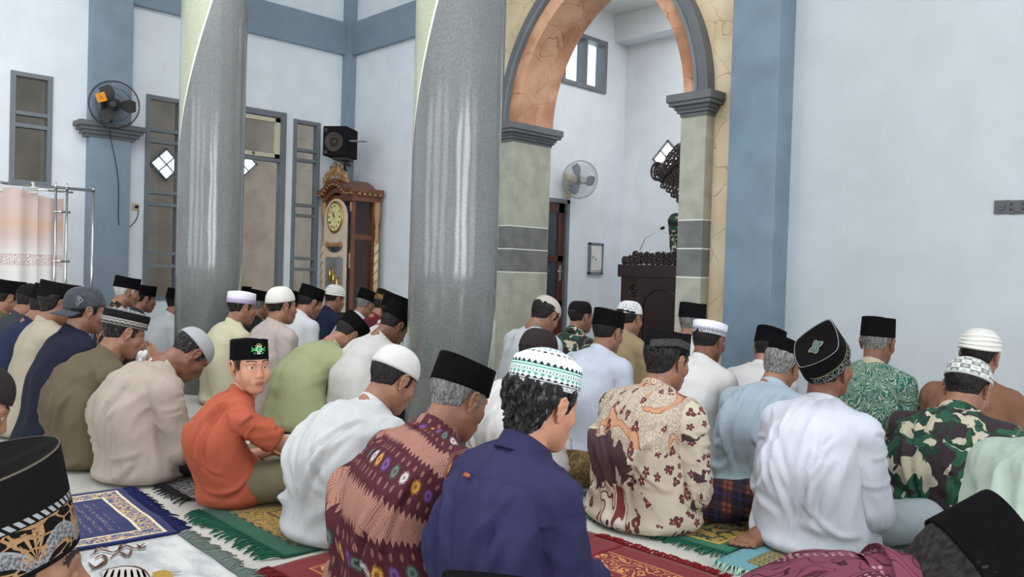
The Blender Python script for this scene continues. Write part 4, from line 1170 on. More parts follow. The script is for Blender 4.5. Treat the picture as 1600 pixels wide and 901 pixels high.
        c = b.mix(v.lt(.47) * e.lt(.07), c, g)
        c = b.mix(v.lt(arch) * v.gt(arch - .16), c, b.mix(b.noise(b.comb(u * 260.0, v * 30.0, 0.0), 1.0, 2).gt(.5), rgb(86, 86, 88), s_))
        c = b.mix((v - arch).abs().lt(.014), c, s_)
        fan = (b.math('ARCTAN2', v - .12, ((u * 9.0 + .5).fract() - .5) * .9) * 14.0).sin().gt(.1) * v.gt(.10) * v.lt(.42) * (tri_.gt(.62)); c = b.mix(fan, c, g)
        rope = ((u * 420.0 + v * 60.0).sin().gt(-.3)) * ((v - .52).abs().lt(.035)); c = b.mix(rope, c, rgb(142, 144, 148)); c = b.mix((v - 1.0).abs().lt(.02), c, rgb(92, 84, 74)); c = b.mix(v.lt(.05), c, rgb(14, 14, 15))
        b.bump(v.lt(.47) * e.step(.0, .1) + rope, .5, .003)
    elif kind == 'emblem_trim':
        c = rgb(13, 12, 13); s_ = rgb(120, 122, 120)
        n = b.warp(b.comb(u * 22.0, v * 2.4, 0.0), 2.0, .6); e = b.vor(n, 2.2, 'DISTANCE_TO_EDGE'); sideR = ((u - .22).abs().lt(.21))
        c = b.mix(v.lt(.34) * e.lt(.08) * sideR, c, s_); c = b.mix(sideR * ((v - .37).abs().lt(.022)) * (u * 500.0).sin().gt(-.6), c, rgb(150, 142, 108)); c = b.mix(sideR * (v - .06).abs().lt(.02), c, s_)
        c = b.mix((v - 1.02).abs().lt(.018), c, rgb(120, 120, 124))
    elif kind == 'grey_diagonal':  # black songkok with a charcoal diagonal band
        c = rgb(20, 19, 21); n = b.noise(b.comb(u * 60.0, v * 8.0, 0.0), 2.0, 3)
        dg = v - ((u - .2).abs() * -1.0 + .55); c = b.mix(dg.abs().lt(.17) * (n.gt(.42)), c, rgb(72, 70, 72))
        rr = v.gt(1.45) * v.lt(1.95); c = b.mix(rr, c, rgb(56, 54, 58))
    elif kind == 'haji_chain':
        c = rgb(228, 226, 236); N = 26.0; cu = (u * N).fract() - .5
        r1 = (cu * cu + ((v - .34) * 3.4) * ((v - .34) * 3.4)).sqrt(); r2 = (cu * cu + ((v - .22) * 3.4) * ((v - .22) * 3.4)).sqrt()
        c = b.mix((r1 - .34).abs().lt(.08) + (r2 - .34).abs().lt(.08), c, rgb(96, 92, 116))
    elif kind == 'haji_plain': c = b.mix(v.lt(.42), rgb(226, 222, 232), rgb(206, 192, 222))
    elif kind == 'gold_trim':
        c = rgb(20, 18, 18); e = b.vor(b.comb(u * 26.0, v * 3.5, 0.0), 2.0, 'DISTANCE_TO_EDGE'); c = b.mix(v.lt(.5) * e.lt(.09), c, rgb(150, 120, 70))
    elif kind == 'grey_scribble':
        c = rgb(222, 220, 220); e = b.vor(b.comb(u * 14.0, v * 3.0, 0.0), 2.0, 'DISTANCE_TO_EDGE'); c = b.mix(v.gt(.35) * v.lt(1.2) * e.lt(.05) * ((u - .12).abs().lt(.12)), c, rgb(120, 118, 122))
    b.color(c); return b.m
def baseball(mat):
    def build(parent, nm='baseball_cap'):
        o = dome(.105, .088, .108, mat, p=.62, base=.01)(parent, nm)
        b = MB(); n = 16; pt = []
        for j in range(7):
            r_ = j / 6; row = []
            for i in range(n + 1):
                a = math.pi * (.14 + .72 * i / n); x = .088 * math.cos(a) * (1 + .02 * r_); y = .104 * math.sin(a) + r_ * .068 * math.sin(a) ** .6; row.append(Vector((x, y, -.008 - .35 * x * x / .1 - .018 * r_)))
            pt.append(row)
        for j in range(6):
            for i in range(n): b.quad(pt[j][i], pt[j][i + 1], pt[j + 1][i + 1], pt[j + 1][i])
        bmesh.ops.remove_doubles(b.bm, verts=b.bm.verts[:], dist=1e-5)
        br = b.build('brim', mat, o); sm = br.modifiers.new('t', 'SOLIDIFY'); sm.thickness = .004; smooth(br.data)
        b = MB()
        wm = rgb(150, 150, 156)
        for k, (yy, zz, s_) in enumerate(((.04, .035, .012), (.055, .022, .011), (.05, .05, .009))):
            b.tube([(-.0865 + abs(.0), yy - s_, zz), (-.088, yy, zz + s_), (-.0865, yy + s_, zz), (-.088, yy, zz - s_)], .002, 5, closed=True)
            b.tube([(-.0865, yy - s_ * .5, zz), (-.089, yy + s_, zz - s_ * 1.4)], .002, 5)
        b.ball((0, 0, .104), .006, seg=8); b.build('stitched_logo', plain('pale_grey_thread', wm), o)
        return o
    return build
def rolled(mat):
    def build(parent, nm='knitted_cap'):
        o = dome(.108, .086, .108, mat, p=.62)(parent, nm); b = MB()
        for k in range(4):
            s_ = (1.0, .97, .92, .84)[k]; b.tube([(.087 * s_ * math.cos(a), .107 * s_ * math.sin(a), .006 + .020 * k + .004 * math.sin(a * 2 + k)) for a in [2 * math.pi * i / 40 for i in range(40)]], .0085, 8, closed=True)
        b.build('rolled_brim', mat, o); return o
    return build

# ------------------------------------------------------------------ people
def skin(name, c, c2):
    b = Mat(name, .5, .4); n = b.noise(b.obj(), 14, 4); n2 = b.noise(b.obj(), 160, 2)
    b.color(b.mix(n.step(.3, .7), c, c2)); b.p.inputs['Subsurface Weight'].default_value = .06; b.p.inputs['Subsurface Radius'].default_value = (.012, .005, .003)
    b.bump(n2, .12, .001); return b.m
SK = {'dark': skin('brown_skin', rgb(138, 92, 70), rgb(112, 74, 58)), 'mid': skin('tan_skin', rgb(160, 114, 90), rgb(136, 96, 77)), 'light': skin('light_tan_skin', rgb(194, 142, 114), rgb(176, 122, 96))}
m_eye = plain('eye_white', rgb(225, 220, 214), .2, .6); m_iris = plain('dark_iris', rgb(34, 22, 18), .1, .7); m_lip = plain('brown_pink_lips', rgb(158, 92, 84), .45, .4); 
def hairm(name, c, c2, grey=.5):
    b = Mat(name, .6, .2); v = b.scale(b.obj(), (1, 1, .35)); n = b.noise(v, 120, 3, .6); b.color(b.mix(n.step(grey - .12, grey + .12), c, c2)); b.bump(n, .8, .004); return b.m
HM = {'black': hairm('black_hair', rgb(22, 20, 20), rgb(44, 40, 38)), 'grey': hairm('grey_hair', rgb(92, 89, 87), rgb(140, 137, 134)), 'white': hairm('white_hair', rgb(160, 158, 154), rgb(205, 204, 200)), 'salt': hairm('black_hair_with_grey', rgb(24, 22, 22), rgb(96, 94, 92), .62), 'shaved': hairm('cropped_hair', rgb(58, 48, 44), rgb(96, 82, 74))}
m_brow = plain('dark_brow', rgb(44, 32, 28), .7)
def cloth_finish(b, c, weave=260, wr=.35, rough=.85, sheen=.0):
    b.color(c); O = b.obj(); n = b.noise(b.scale(O, (1, 1, .4)), 8, 3, .5, .8); n3 = b.noise(b.scale(O, (1, 1, .35)), 24, 3, .6); w = b.noise(O, weave, 1)
    b.bump(n * 1.0 + n3 * .45 + w * .03, wr, .018); b.p.inputs['Roughness'].default_value = rough; b.p.inputs['Sheen Weight'].default_value = sheen; return b.m
CL = {}
def fabric(key, c, wr=.35, var=.10):
    if key not in CL:
        g_ = .3 * c[0] + .55 * c[1] + .15 * c[2]; c = tuple((x * .88 + g_ * .12) * .82 for x in c[:3]) + (1,)
        b = Mat(key, .85, .2); n = b.noise(b.obj(), 5, 3); n2 = b.noise(b.obj(), 420, 1)
        cc = b.mix(n.step(.3, .7), c, tuple(x * (1 - var) for x in c[:3]) + (1,)); cc = b.mix(n2.step(.35, .65) * .25, cc, tuple(x * .82 for x in c[:3]) + (1,))
        CL[key] = cloth_finish(b, cc, wr=wr)
    return CL[key]

def bez(P, t): return (1 - t) ** 3 * P[0] + 3 * (1 - t) ** 2 * t * P[1] + 3 * (1 - t) * t * t * P[2] + t ** 3 * P[3]
def ik(a, b, l1, l2, pole):
    d = b - a; D = np.linalg.norm(d)
    if D > (l1 + l2) * .985: b = a + d / D * (l1 + l2) * .985; d = b - a; D = np.linalg.norm(d)
    x = (l1 * l1 - l2 * l2 + D * D) / (2 * D); h = math.sqrt(max(1e-6, l1 * l1 - x * x)); u = d / D; p = pole - u * (pole @ u); p = nrm(p)
    return a + u * x + p * h, b
def bone_frame(d, up):
    y = nrm(d); x = nrm(np.cross(y, up)); z = np.cross(x, y); return np.stack([x, y, z], 1)
NP_ = [0]
def person(label, top, d, cap=None, capn='songkok', capz=.092, fwd=.12, hx=0.0, pitch=15, hyaw=0, roll=0, yaw=0, s=1.0, build=1.0, kind='adult', skin_='mid',
           hair=('short', 'black'), shirt=None, trousers=None, collar='stand', collar_mat=None, captilt=4, capdz=0.0, short=False, hands=True, feet=False,
           handR=None, handL=None, loose=1.0, seed=None, root_dz=0.0, hem=None, knee=1.0, foot_back=False, slouch=1.0, skirt=1.0, nbz=0.0, name='person', group='worshippers seated on the floor'):
    fwd *= .72; NP_[0] += 1; seed = NP_[0] if seed is None else seed
    hv = .0027 if d < 1.0 else .004 if d < 4.6 else (.0055 if d < 6.5 else .007); sv = (.0080 if d < 3.7 else .0095 if d < 4.4 else (.013 if d < 6 else .018)) * (1.0)
    pw = at(top[0], top[1], d)
    Hm = rotm('z', math.radians(hyaw)) @ rotm('x', -math.radians(pitch)) @ rotm('y', math.radians(roll))
    Wz = rotm('z', math.radians(yaw)); ct = Hm @ np.array((0, -.012, CAPZ + capz + capdz)) * s
    cw = np.array(pw) - Wz @ ct
    rt = cw - Wz @ np.array((hx, fwd, 0)); root = empty(name, (rt[0], rt[1], root_dz), math.radians(yaw))
    tag(root, label, 'person', group)
    c = np.array((hx, fwd, cw[2] - root_dz))
    Nm = rotm('z', math.radians(hyaw * .4)) @ rotm('x', -math.radians(pitch * .8))
    nb = c + Nm @ np.array((0, -.040, -.150)) * s + np.array((0, 0, nbz))
    # spine
    P0 = np.array((0, 0, .115 * s)); L = .475 * s * slouch
    def mk(q): return [P0, P0 + np.array((0, -q, .15 * s)), nb + np.array((0, -.65 * q, 0)) + rotm('x', -math.radians(pitch * .7)) @ np.array((0, -.02, -.13)) * s + (P0 - nb) * np.array((.1, 0, 0)), nb]
    def ln(q):
        pts = np.array([bez(mk(q), t) for t in np.linspace(0, 1, 17)]); return np.linalg.norm(np.diff(pts, axis=0), axis=1).sum()
    lo_, hi_ = 0., .7
    if ln(0) > L * 1.05: print('STRETCH %s len %.2f want %.2f z %.2f' % (label[:40], ln(0), L, c[2]))
    for _ in range(24):
        m_ = (lo_ + hi_) / 2
        if ln(m_) < L: lo_ = m_
        else: hi_ = m_
    q = lo_ if ln(0) < L else 0; B = mk(min(q, .15)); T = np.linspace(0, 1, 8); sp = np.array([bez(B, t) for t in T]); tg = [nrm(bez(B, min(1, t + .03)) - bez(B, max(0, t - .03))) for t in T]
    xax = nrm(np.array((math.cos(math.radians(hyaw * .12)), math.sin(math.radians(hyaw * .12)), 0)))
    b_ = build * s
    shirtP = []
    wid = np.interp(T, [0, .25, .5, .75, .9, 1], [.168, .154, .160, .166, .140, .072]) * b_ * (1 + (loose - 1) * .5); dep = np.interp(T, [0, .25, .5, .75, .9, 1], [.140, .126, .122, .115, .090, .062]) * b_ * loose
    for i in range(8):
        z_ = tg[i]; y_ = nrm(np.cross(z_, xax)); x_ = np.cross(y_, z_); R = np.stack([x_, y_, z_], 1)
        shirtP.append(Ell(sp[i] + y_ * .0, (wid[i], dep[i], (.085, .085, .085, .085, .085, .08, .065, .036)[i] * s), R=R, k=.05))
    if skirt > 0: shirtP.append(Ell((0, -.020, .080 * s), (.200 * b_ * skirt, .165 * b_ * loose * skirt, .115 * s), k=.06))
    shirtP.append(Ell((0, -.035 * b_, .035 * s), (.205 * b_, .180 * b_ * loose, .06 * s), k=.04))
    for sx in (-1, 1): shirtP.append(Cone((sx * .085 * b_, -.035 * b_, .07 * s), bez(B, .45) + np.array((sx * .06 * b_, -.02, 0)), .125 * b_ * skirt, .10 * b_, k=.05))
    tb = tg[6]; up = nrm(tb); fw = nrm(np.cross(up, xax)); shl = {}
    arms = {}
    for sd, nm in ((-1, 'L'), (1, 'R')):
        sh = bez(B, .90) + xax * sd * .160 * b_ - up * .022 * s + fw * .025 * s
        tgt = {'L': handL, 'R': handR}[nm]
        tgt = (c + Hm @ np.array((.03, .175, -.115))) if isinstance(tgt, str) else np.array(tgt, float) * s if tgt is not None else np.array((sd * .085, max(.22, fwd * .6 + .16), .19)) * s
        el, wr_ = ik(sh, tgt, .275 * s, .245 * s, np.array((sd * .42, -.45, -.8)))
        el[2] = max(el[2], .10 * s); arms[nm] = (sh, el, wr_)
        shirtP.append(Cone(bez(B, .93) + xax * sd * .04 * s, sh, .058 * s, .066 * b_, k=.04))
        shirtP.append(Cone(sh, el if not short else sh + (el - sh) * .66, .066 * b_ * loose, .056 * s * loose, k=.016, cap=short))
        if not short: shirtP.append(Cone(el, wr_ - nrm(wr_ - el) * .012, .056 * s * loose, .038 * s * loose, k=.02, cap=True))
    V, Q = field_mesh(shirtP, sv, zfloor=.008)
    # cloth coordinates: turn * .2, run along the body; arms as own regions
    fine = np.array([bez(B, t) for t in np.linspace(0, 1, 33)]); dd = np.linalg.norm(V[:, None, :] - fine[None], axis=2); j = dd.argmin(1); tt = j / 32.0
    jj = np.clip(j, 1, 31); dr = fine[jj + 1] - fine[jj - 1]; dr /= np.linalg.norm(dr, axis=1)[:, None]; Wt = np.exp(-(dd ** 2 - dd.min(1)[:, None] ** 2) / .0035); Wt /= Wt.sum(1)[:, None]; drs = np.gradient(fine, axis=0); drs /= np.linalg.norm(drs, axis=1)[:, None]; dr = Wt @ drs; dr /= np.linalg.norm(dr, axis=1)[:, None]; rel = V - Wt @ fine; arcl = np.concatenate([[0], np.cumsum(np.linalg.norm(np.diff(fine, axis=0), axis=1))]); vv = Wt @ arcl + (rel * dr).sum(1) * .9
    yy = np.cross(dr, xax); ang = np.arctan2(rel @ xax, -(rel * yy).sum(1)); CA = np.stack([ang * .19 * b_, vv, np.zeros(len(V))], 1); best = dd.min(1) / (.175 * b_)
    for sd, nm, rid in ((-1, 'L', 1), (1, 'R', 2)):
        sh, el, wr_ = arms[nm]; acc = 0
        for a, e in ((sh, el), (el, wr_)):
            ba = e - a; l = np.linalg.norm(ba); t = np.clip((V - a) @ ba / l ** 2, -.2, 1); pr = a + np.clip(t, 0, 1)[:, None] * ba; dist = np.linalg.norm(V - pr, axis=1) / .072; m = dist < best
            fx = nrm(np.cross(ba, np.array((0, 1, .3)))); fy = np.cross(nrm(ba), fx); r_ = V - pr; an = np.arctan2(r_ @ fy, r_ @ fx)
            CA[m] = np.stack([an * .065, acc + t * l, np.full(len(V), rid)], 1)[m]; best[m] = dist[m]; acc += l
    N = vnormals(V, Q); u, v, w = CA[:, 0], CA[:, 1], CA[:, 2]; so = seed * 3.7; one = np.ones(len(V))
    rg = lambda n: 1 - 2.6 * np.abs(n)
    if sv < .017:
        A = .015 * loose
        wx = NZ(np.stack([V[:, 0] * 5 + so, V[:, 1] * 5, V[:, 2] * 5], 1)) * .05
        wy = NZ(np.stack([V[:, 0] * 4 + so + 40, V[:, 1] * 4, V[:, 2] * 4], 1)) * .06
        # long soft folds that run from the shoulders down, slanted creases at the sides, short ones where the cloth piles up
        f1 = rg(NZ(np.stack([(u + wx) * 11 + so, (v + wy) * 2.2, one * so], 1))); f2 = rg(NZ(np.stack([(u + v * .9 + wx) * 7 + so, (v - u * .9 + wy) * 2, one * (so + 5)], 1))); f3 = rg(NZ(np.stack([(u - v * .9 + wx) * 7, (v + u + wy) * 2 + so, one * (so + 9)], 1)))
        low = np.clip(1 - v / .20, 0, 1); side = np.clip(np.abs(u) / .22, 0, 1); sg = np.sign(u)
        pull = np.where(u > 0, f3, f2)
        tor = f1 * .55 * (1 - .4 * side) + pull * .8 * (.15 + side) + low * rg(NZ(np.stack([(u + wx * 2) * 9 + so, (v + wy) * 7, one * so], 1))) * .35
        big = NZ(np.stack([V[:, 0] * 7 + so, V[:, 1] * 7, V[:, 2] * 2], 1)) * 1.1
        tor = tor + big
        arm = rg(NZ(np.stack([(u + v * .5) * 14 + so + w * 9, (v + wx) * 9, one * so], 1))) * .6 + rg(NZ(np.stack([u * 16 + w * 7, v * 5 + so, one * so], 1))) * .35 + big * .5
        cr = np.random.RandomState(seed * 13 + 5); DS = np.zeros(len(V))
        def crease(p0, p1, bend, wd, am, reg):
            m = np.where(w == reg)[0]; P_ = np.stack([u[m], v[m]], 1); p0, p1 = np.array(p0), np.array(p1); mid = (p0 + p1) / 2 + np.array((-(p1 - p0)[1], (p1 - p0)[0])) * bend
            ts = np.linspace(0, 1, 11); pl = np.array([(1 - t) ** 2 * p0 + 2 * (1 - t) * t * mid + t * t * p1 for t in ts]); bd = np.full(len(m), 9.); bs = np.zeros(len(m)); bt = np.zeros(len(m))
            for i in range(10):
                ba = pl[i + 1] - pl[i]; pa = P_ - pl[i]; t = np.clip((pa @ ba) / (ba @ ba), 0, 1); dv = pa - t[:, None] * ba; r_ = np.linalg.norm(dv, axis=1); k_ = r_ < bd
                bd[k_] = r_[k_]; bs[k_] = np.sign(ba[0] * pa[k_, 1] - ba[1] * pa[k_, 0]) * r_[k_]; bt[k_] = (i + t[k_]) / 10
            tp = np.clip(np.minimum(bt, 1 - bt) * 5, 0, 1) * (1 - .4 * bt); DS[m] += 1.35 * am * tp * (np.exp(-(bd / wd) ** 2) - .75 * np.exp(-((bs - 1.7 * wd) / (wd * .9)) ** 2) * (bd < 4 * wd))
        if sv < .012:
            for sgn in (-1, 1):
                for _ in range(4):
                    a0 = (sgn * cr.uniform(.15, .21) * b_, cr.uniform(.25, .37)); crease(a0, (sgn * cr.uniform(-.02, .12), a0[1] - cr.uniform(.12, .26)), cr.uniform(-.25, .25), cr.uniform(.009, .016), cr.uniform(.005, .011) * loose, 0)
                for _ in range(3):
                    a0 = (sgn * cr.uniform(.16, .27), cr.uniform(.0, .16)); crease(a0, (sgn * cr.uniform(.0, .10), a0[1] + cr.uniform(-.05, .10)), cr.uniform(-.2, .2), cr.uniform(.008, .014), cr.uniform(.004, .009), 0)
                for _ in range(2):
                    a0 = (sgn * cr.uniform(.04, .13), .40); crease(a0, (sgn * cr.uniform(.02, .14), cr.uniform(.10, .24)), cr.uniform(-.1, .1), cr.uniform(.010, .018), cr.uniform(.003, .006), 0)
            for reg in (1, 2):
                for _ in range(9):
                    u0 = cr.uniform(-.19, .12); v0 = cr.choice([cr.uniform(.0, .08), cr.uniform(.20, .34), cr.uniform(.1, .48)]); crease((u0, v0), (u0 + cr.uniform(.06, .13), v0 + cr.uniform(-.05, .07)), cr.uniform(-.3, .3), cr.uniform(.007, .012), cr.uniform(.004, .008), reg)
        disp = np.where(w == 0, tor * (.7 + .3 * low + .3 * side), arm) * A
        disp = disp * .8 + DS; disp *= np.clip((V[:, 2] - .01) / .03, 0, 1)
        V = V + N * disp[:, None]; V[:, 2] = np.maximum(V[:, 2], .006)
    sh_o = put('shirt', np_mesh('shirt', V, Q, CA), shirt, root)
    # trousers or sarong
    hipP = [Ell((0, .0, .095 * s), (.190 * b_, .145 * b_, .09 * s), k=.05)]; legs = {}
    for sd in (-1, 1):
        hip = np.array((sd * .085, .02, .10)) * s; kn = np.array((sd * .29 * knee, .265, .115)) * s; an = np.array((-sd * .05, .27, .06)) * s; legs[sd] = (hip, kn, an)
        hipP += [Cone(hip, kn, .098 * s, .074 * s, k=.05), Cone(kn, an + nrm(kn - an) * .05, .070 * s, .052 * s, k=.04)]
    V2, Q2 = field_mesh(hipP, max(sv, .012), zfloor=.005)
    N2 = vnormals(V2, Q2); so += 3
    if sv < .017:
        f = rg(NZ(np.stack([V2[:, 0] * 14 + so, V2[:, 1] * 14, V2[:, 2] * 20], 1))); V2 = V2 + N2 * (f * .004)[:, None]; V2[:, 2] = np.maximum(V2[:, 2], .004)
    put('trousers' if trousers is None or not trousers.name.endswith('sarong') else 'sarong', np_mesh('trousers', V2, Q2, np.stack([V2[:, 0] * .9 + V2[:, 1] * .5, V2[:, 2] + V2[:, 1] * .3, V2[:, 0] * 0], 1)), trousers or fabric('dark_trousers', rgb(44, 42, 46)), root)
    # body: head, neck, torso, arms, hands, feet in one mesh
    bp = [Cone(c + Hm @ np.array((0, -.022, -.05)) * s, nb, .050 * s, .056 * s, k=.03), Cone(nb, bez(B, .85), .054 * s, .056 * s, k=.02), Cone(bez(B, .85), bez(B, .4), .062 * s, .08 * s, k=.03), Cone(bez(B, .4), P0, .08 * s, .085 * s, k=.03)]
    for nm, sd in (('L', -1), ('R', 1)):
        sh, el, wr_ = arms[nm]; bp += [Cone(bez(B, .88), sh, .04 * s, .046 * s, k=.03), Cone(sh, el, .043 * s, .036 * s, k=.01), Cone(el, el + (wr_ - el) * .3, .037 * s, .038 * s, k=.01), Cone(el + (wr_ - el) * .3, wr_, .038 * s, .024 * s, k=.01)]
        hip, kn, an = legs[sd]; bp += [Cone(hip, kn, .06 * s, .045 * s, k=.02), Cone(kn, an, .045 * s, .032 * s, k=.02)]
    bv = .010 if d < 4.6 else .016
    Vb, Qb = field_mesh(bp, bv, zfloor=.012); Vs, Qs, Ms, n = [Vb], [Qb], [np.zeros(len(Qb), np.int32)], len(Vb)
    hV, hQ, hM = head_mesh(kind, hv); Vs.append(c + (hV * s) @ Hm.T); Qs.append(hQ + n); Ms.append(hM); n += len(hV)
    if hands:
        for nm, sd in (('L', -1), ('R', 1)):
            tV, tQ = hand_mesh(.0045 if d < 4.6 else .007); tV = tV.copy() * s; tQ = tQ.copy()
            if sd < 0: tV[:, 0] *= -1; tQ = tQ[:, ::-1]
            sh, el, wr_ = arms[nm]; fd = nrm(wr_ - el); custom = {'L': handL, 'R': handR}[nm] is not None
            dr_ = nrm(fd + np.array((-sd * .35, .1, -.25 if not custom else .1))); R = bone_frame(dr_, np.array((sd * .25, -.1, 1.)) if not custom else np.array((sd * .8, .2, .3)))
            Vs.append(wr_ + tV @ R.T); Qs.append(tQ + n); Ms.append(np.zeros(len(tQ), np.int32)); n += len(tV)
    if feet or foot_back:
        for sd in ((-1, 1) if feet else ()):
            tV, tQ = foot_mesh(.005); tV = tV.copy() * s; tQ = tQ.copy()
            if sd < 0: tV[:, 0] *= -1; tQ = tQ[:, ::-1]
            an = legs[sd][2]; R = bone_frame(nrm((-sd * 1.0, .15 + .12 * sd, -.02)), np.array((0, .5, .8))); Vs.append(an + np.array((-sd * .02, -.0 + .05 * sd, -.015)) + tV @ R.T); Qs.append(tQ + n); Ms.append(np.zeros(len(tQ), np.int32)); n += len(tV)
        if foot_back:
            tV, tQ = foot_mesh(.0045); tV = tV.copy() * s * 1.05; tV[:, 0] *= -1; tQ = tQ[:, ::-1].copy(); R = rotm('z', math.radians(172)); Vs.append(np.array((-.135, -.10, .004)) + tV @ R.T); Qs.append(tQ + n); Ms.append(np.zeros(len(tQ), np.int32)); n += len(tV)
    put('body', np_mesh('body', np.concatenate(Vs), np.concatenate(Qs), None, np.concatenate(Ms)), [SK[skin_], m_eye, m_iris, m_lip, m_brow], root)
    HMx = Matrix([[*(Hm[i] * s), c[i]] for i in range(3)] + [[0, 0, 0, 1]])
    if hair:
        hm_key = ('hair', hair[0], hv if hv > .0045 else .0042, kind)
        if hm_key not in CL:
            v_, q_ = hair_mesh(hair[0], hm_key[2], kind); CL[hm_key] = np_mesh('hair', v_, q_)
        me = CL[hm_key].copy(); o = put('hair', me, HM[hair[1]], root); o.matrix_local = HMx
    capo = None
    if cap:
        capo = cap(root, capn); capo.matrix_local = HMx @ Matrix.Translation((0, -.012, CAPZ + capdz)) @ Matrix.Rotation(math.radians(captilt), 4, 'X')
    # collar
    if collar:
        ax_ = nrm(c + Hm @ np.array((0, -.03, -.08)) * s - nb); y_ = nrm(np.cross(ax_, np.array((1., 0, 0)))); x_ = np.cross(y_, ax_)
        prof = {'stand': [(.0, -.05), (.0, .022), (.003, .024), (.006, .021), (.013, -.05)], 'shirt': [(.0, -.05), (.0, .026), (.004, .031), (.010, .029), (.018, .006), (.029, -.016), (.0285, -.021), (.018, -.016), (.014, -.05)], 'tee': [(.0, -.03), (.0, .004), (.003, .006), (.006, .002), (.012, -.03)]}[collar]
        Vc, Ac, n = [], [], 48
        for r_, z_ in prof:
            for i in range(n + 1):
                a = 2 * math.pi * i / n; fr_ = .5 + .5 * -math.cos(a)       # 0 at back .. 1 at front
                rx, ry = (.060 + r_) * s * build ** .5, (.063 + r_) * s; p = nb + x_ * rx * math.sin(a) + y_ * (-ry * math.cos(a) + .004) + ax_ * (z_ * s * (1 - .2 * fr_) + .040 - .046 * fr_); Vc.append(p); Ac.append(((a - math.pi) * .07, .5 + z_, 3))
        Fc = [(j * (n + 1) + i, j * (n + 1) + i + 1, (j + 1) * (n + 1) + i + 1, (j + 1) * (n + 1) + i) for j in range(len(prof) - 1) for i in range(n)]
        put('collar', np_mesh('collar', np.array(Vc), np.array(Fc), Ac), collar_mat or shirt, sh_o)
    return root, capo, sh_o, dict(V=V, N=N, CA=CA, c=c, Hm=Hm, nb=nb, B=B, arms=arms, s=s)
# ------------------------------------------------------------------ patterned cloths
def cloth(name): b = Mat(name, .85, .2); u, v, w = b.sep(b.attr('cloth')); return b, u, v, w
def mk_songket():
    b, u, v, w = cloth('maroon_songket_cloth')
    mar, pk, dk = rgb(76, 34, 42), rgb(152, 108, 96), rgb(50, 22, 30)
    P = .165; vv = v + u * .10 + .035; q = ((vv / P).fract() - .5) * P; row = (vv / P).floor()
    zig = ((u / .017).fract() - .5).abs() * .042 + ((u / .051).fract() - .5).abs() * .014
    band = (q.abs() - .030 - zig * .62 + .012).lt(0.0)
    # lozenge lattice in the pink band
    a, c_ = ((u + q) / .044).fract() - .5, ((u - q) / .044).fract() - .5; e = a.abs().max(c_.abs())
    lat = ((e * 42.0).sin().gt(.35)).max(e.lt(.06)); fine = ((u * 900.0).sin() * (v * 900.0).sin()).gt(-.2)
    pkc = b.mix(lat * .75, pk, rgb(104, 52, 50)); pkc = b.mix(fine * .25, pkc, rgb(206, 158, 138))
    # flower medallions in the maroon band
    q2 = (((vv / P) + .5).fract() - .5) * P; row2 = (vv / P + .5).floor(); uu = u + row2 * .013; cell = (uu / .046).floor(); lu = ((uu / .046).fract() - .5) * .046
    r_ = (lu * lu * 1.25 + q2 * q2).sqrt(); th = b.math('ARCTAN2', q2, lu); pet = r_.lt((th * 4.0).cos().abs() * .003 + .0150); inner = ((r_ * 520.0).sin().gt(.3)) + ((th * 4.0).sin().abs().lt(.16))
    idx = ((cell * .25) + row2 * .5).fract()
    fc = b.ramp(idx, [(0, rgb(196, 180, 184)), (.2, rgb(196, 138, 62)), (.45, rgb(112, 76, 134)), (.7, rgb(94, 114, 106))], 'CONSTANT')
    mc = b.mix(pet, mar, b.mix(inner * .6, fc, dk))
    lx = ((u / .030).fract() - .5) * .03; bd = (lx * lx * 5.0 + (q2.abs() - .031) * (q2.abs() - .031)).sqrt().lt(.0085); mc = b.mix(bd * (lx.abs().gt(.0009)), mc, pk)
    c = b.mix(band, mc, pkc); return cloth_finish(b, c, wr=.3)
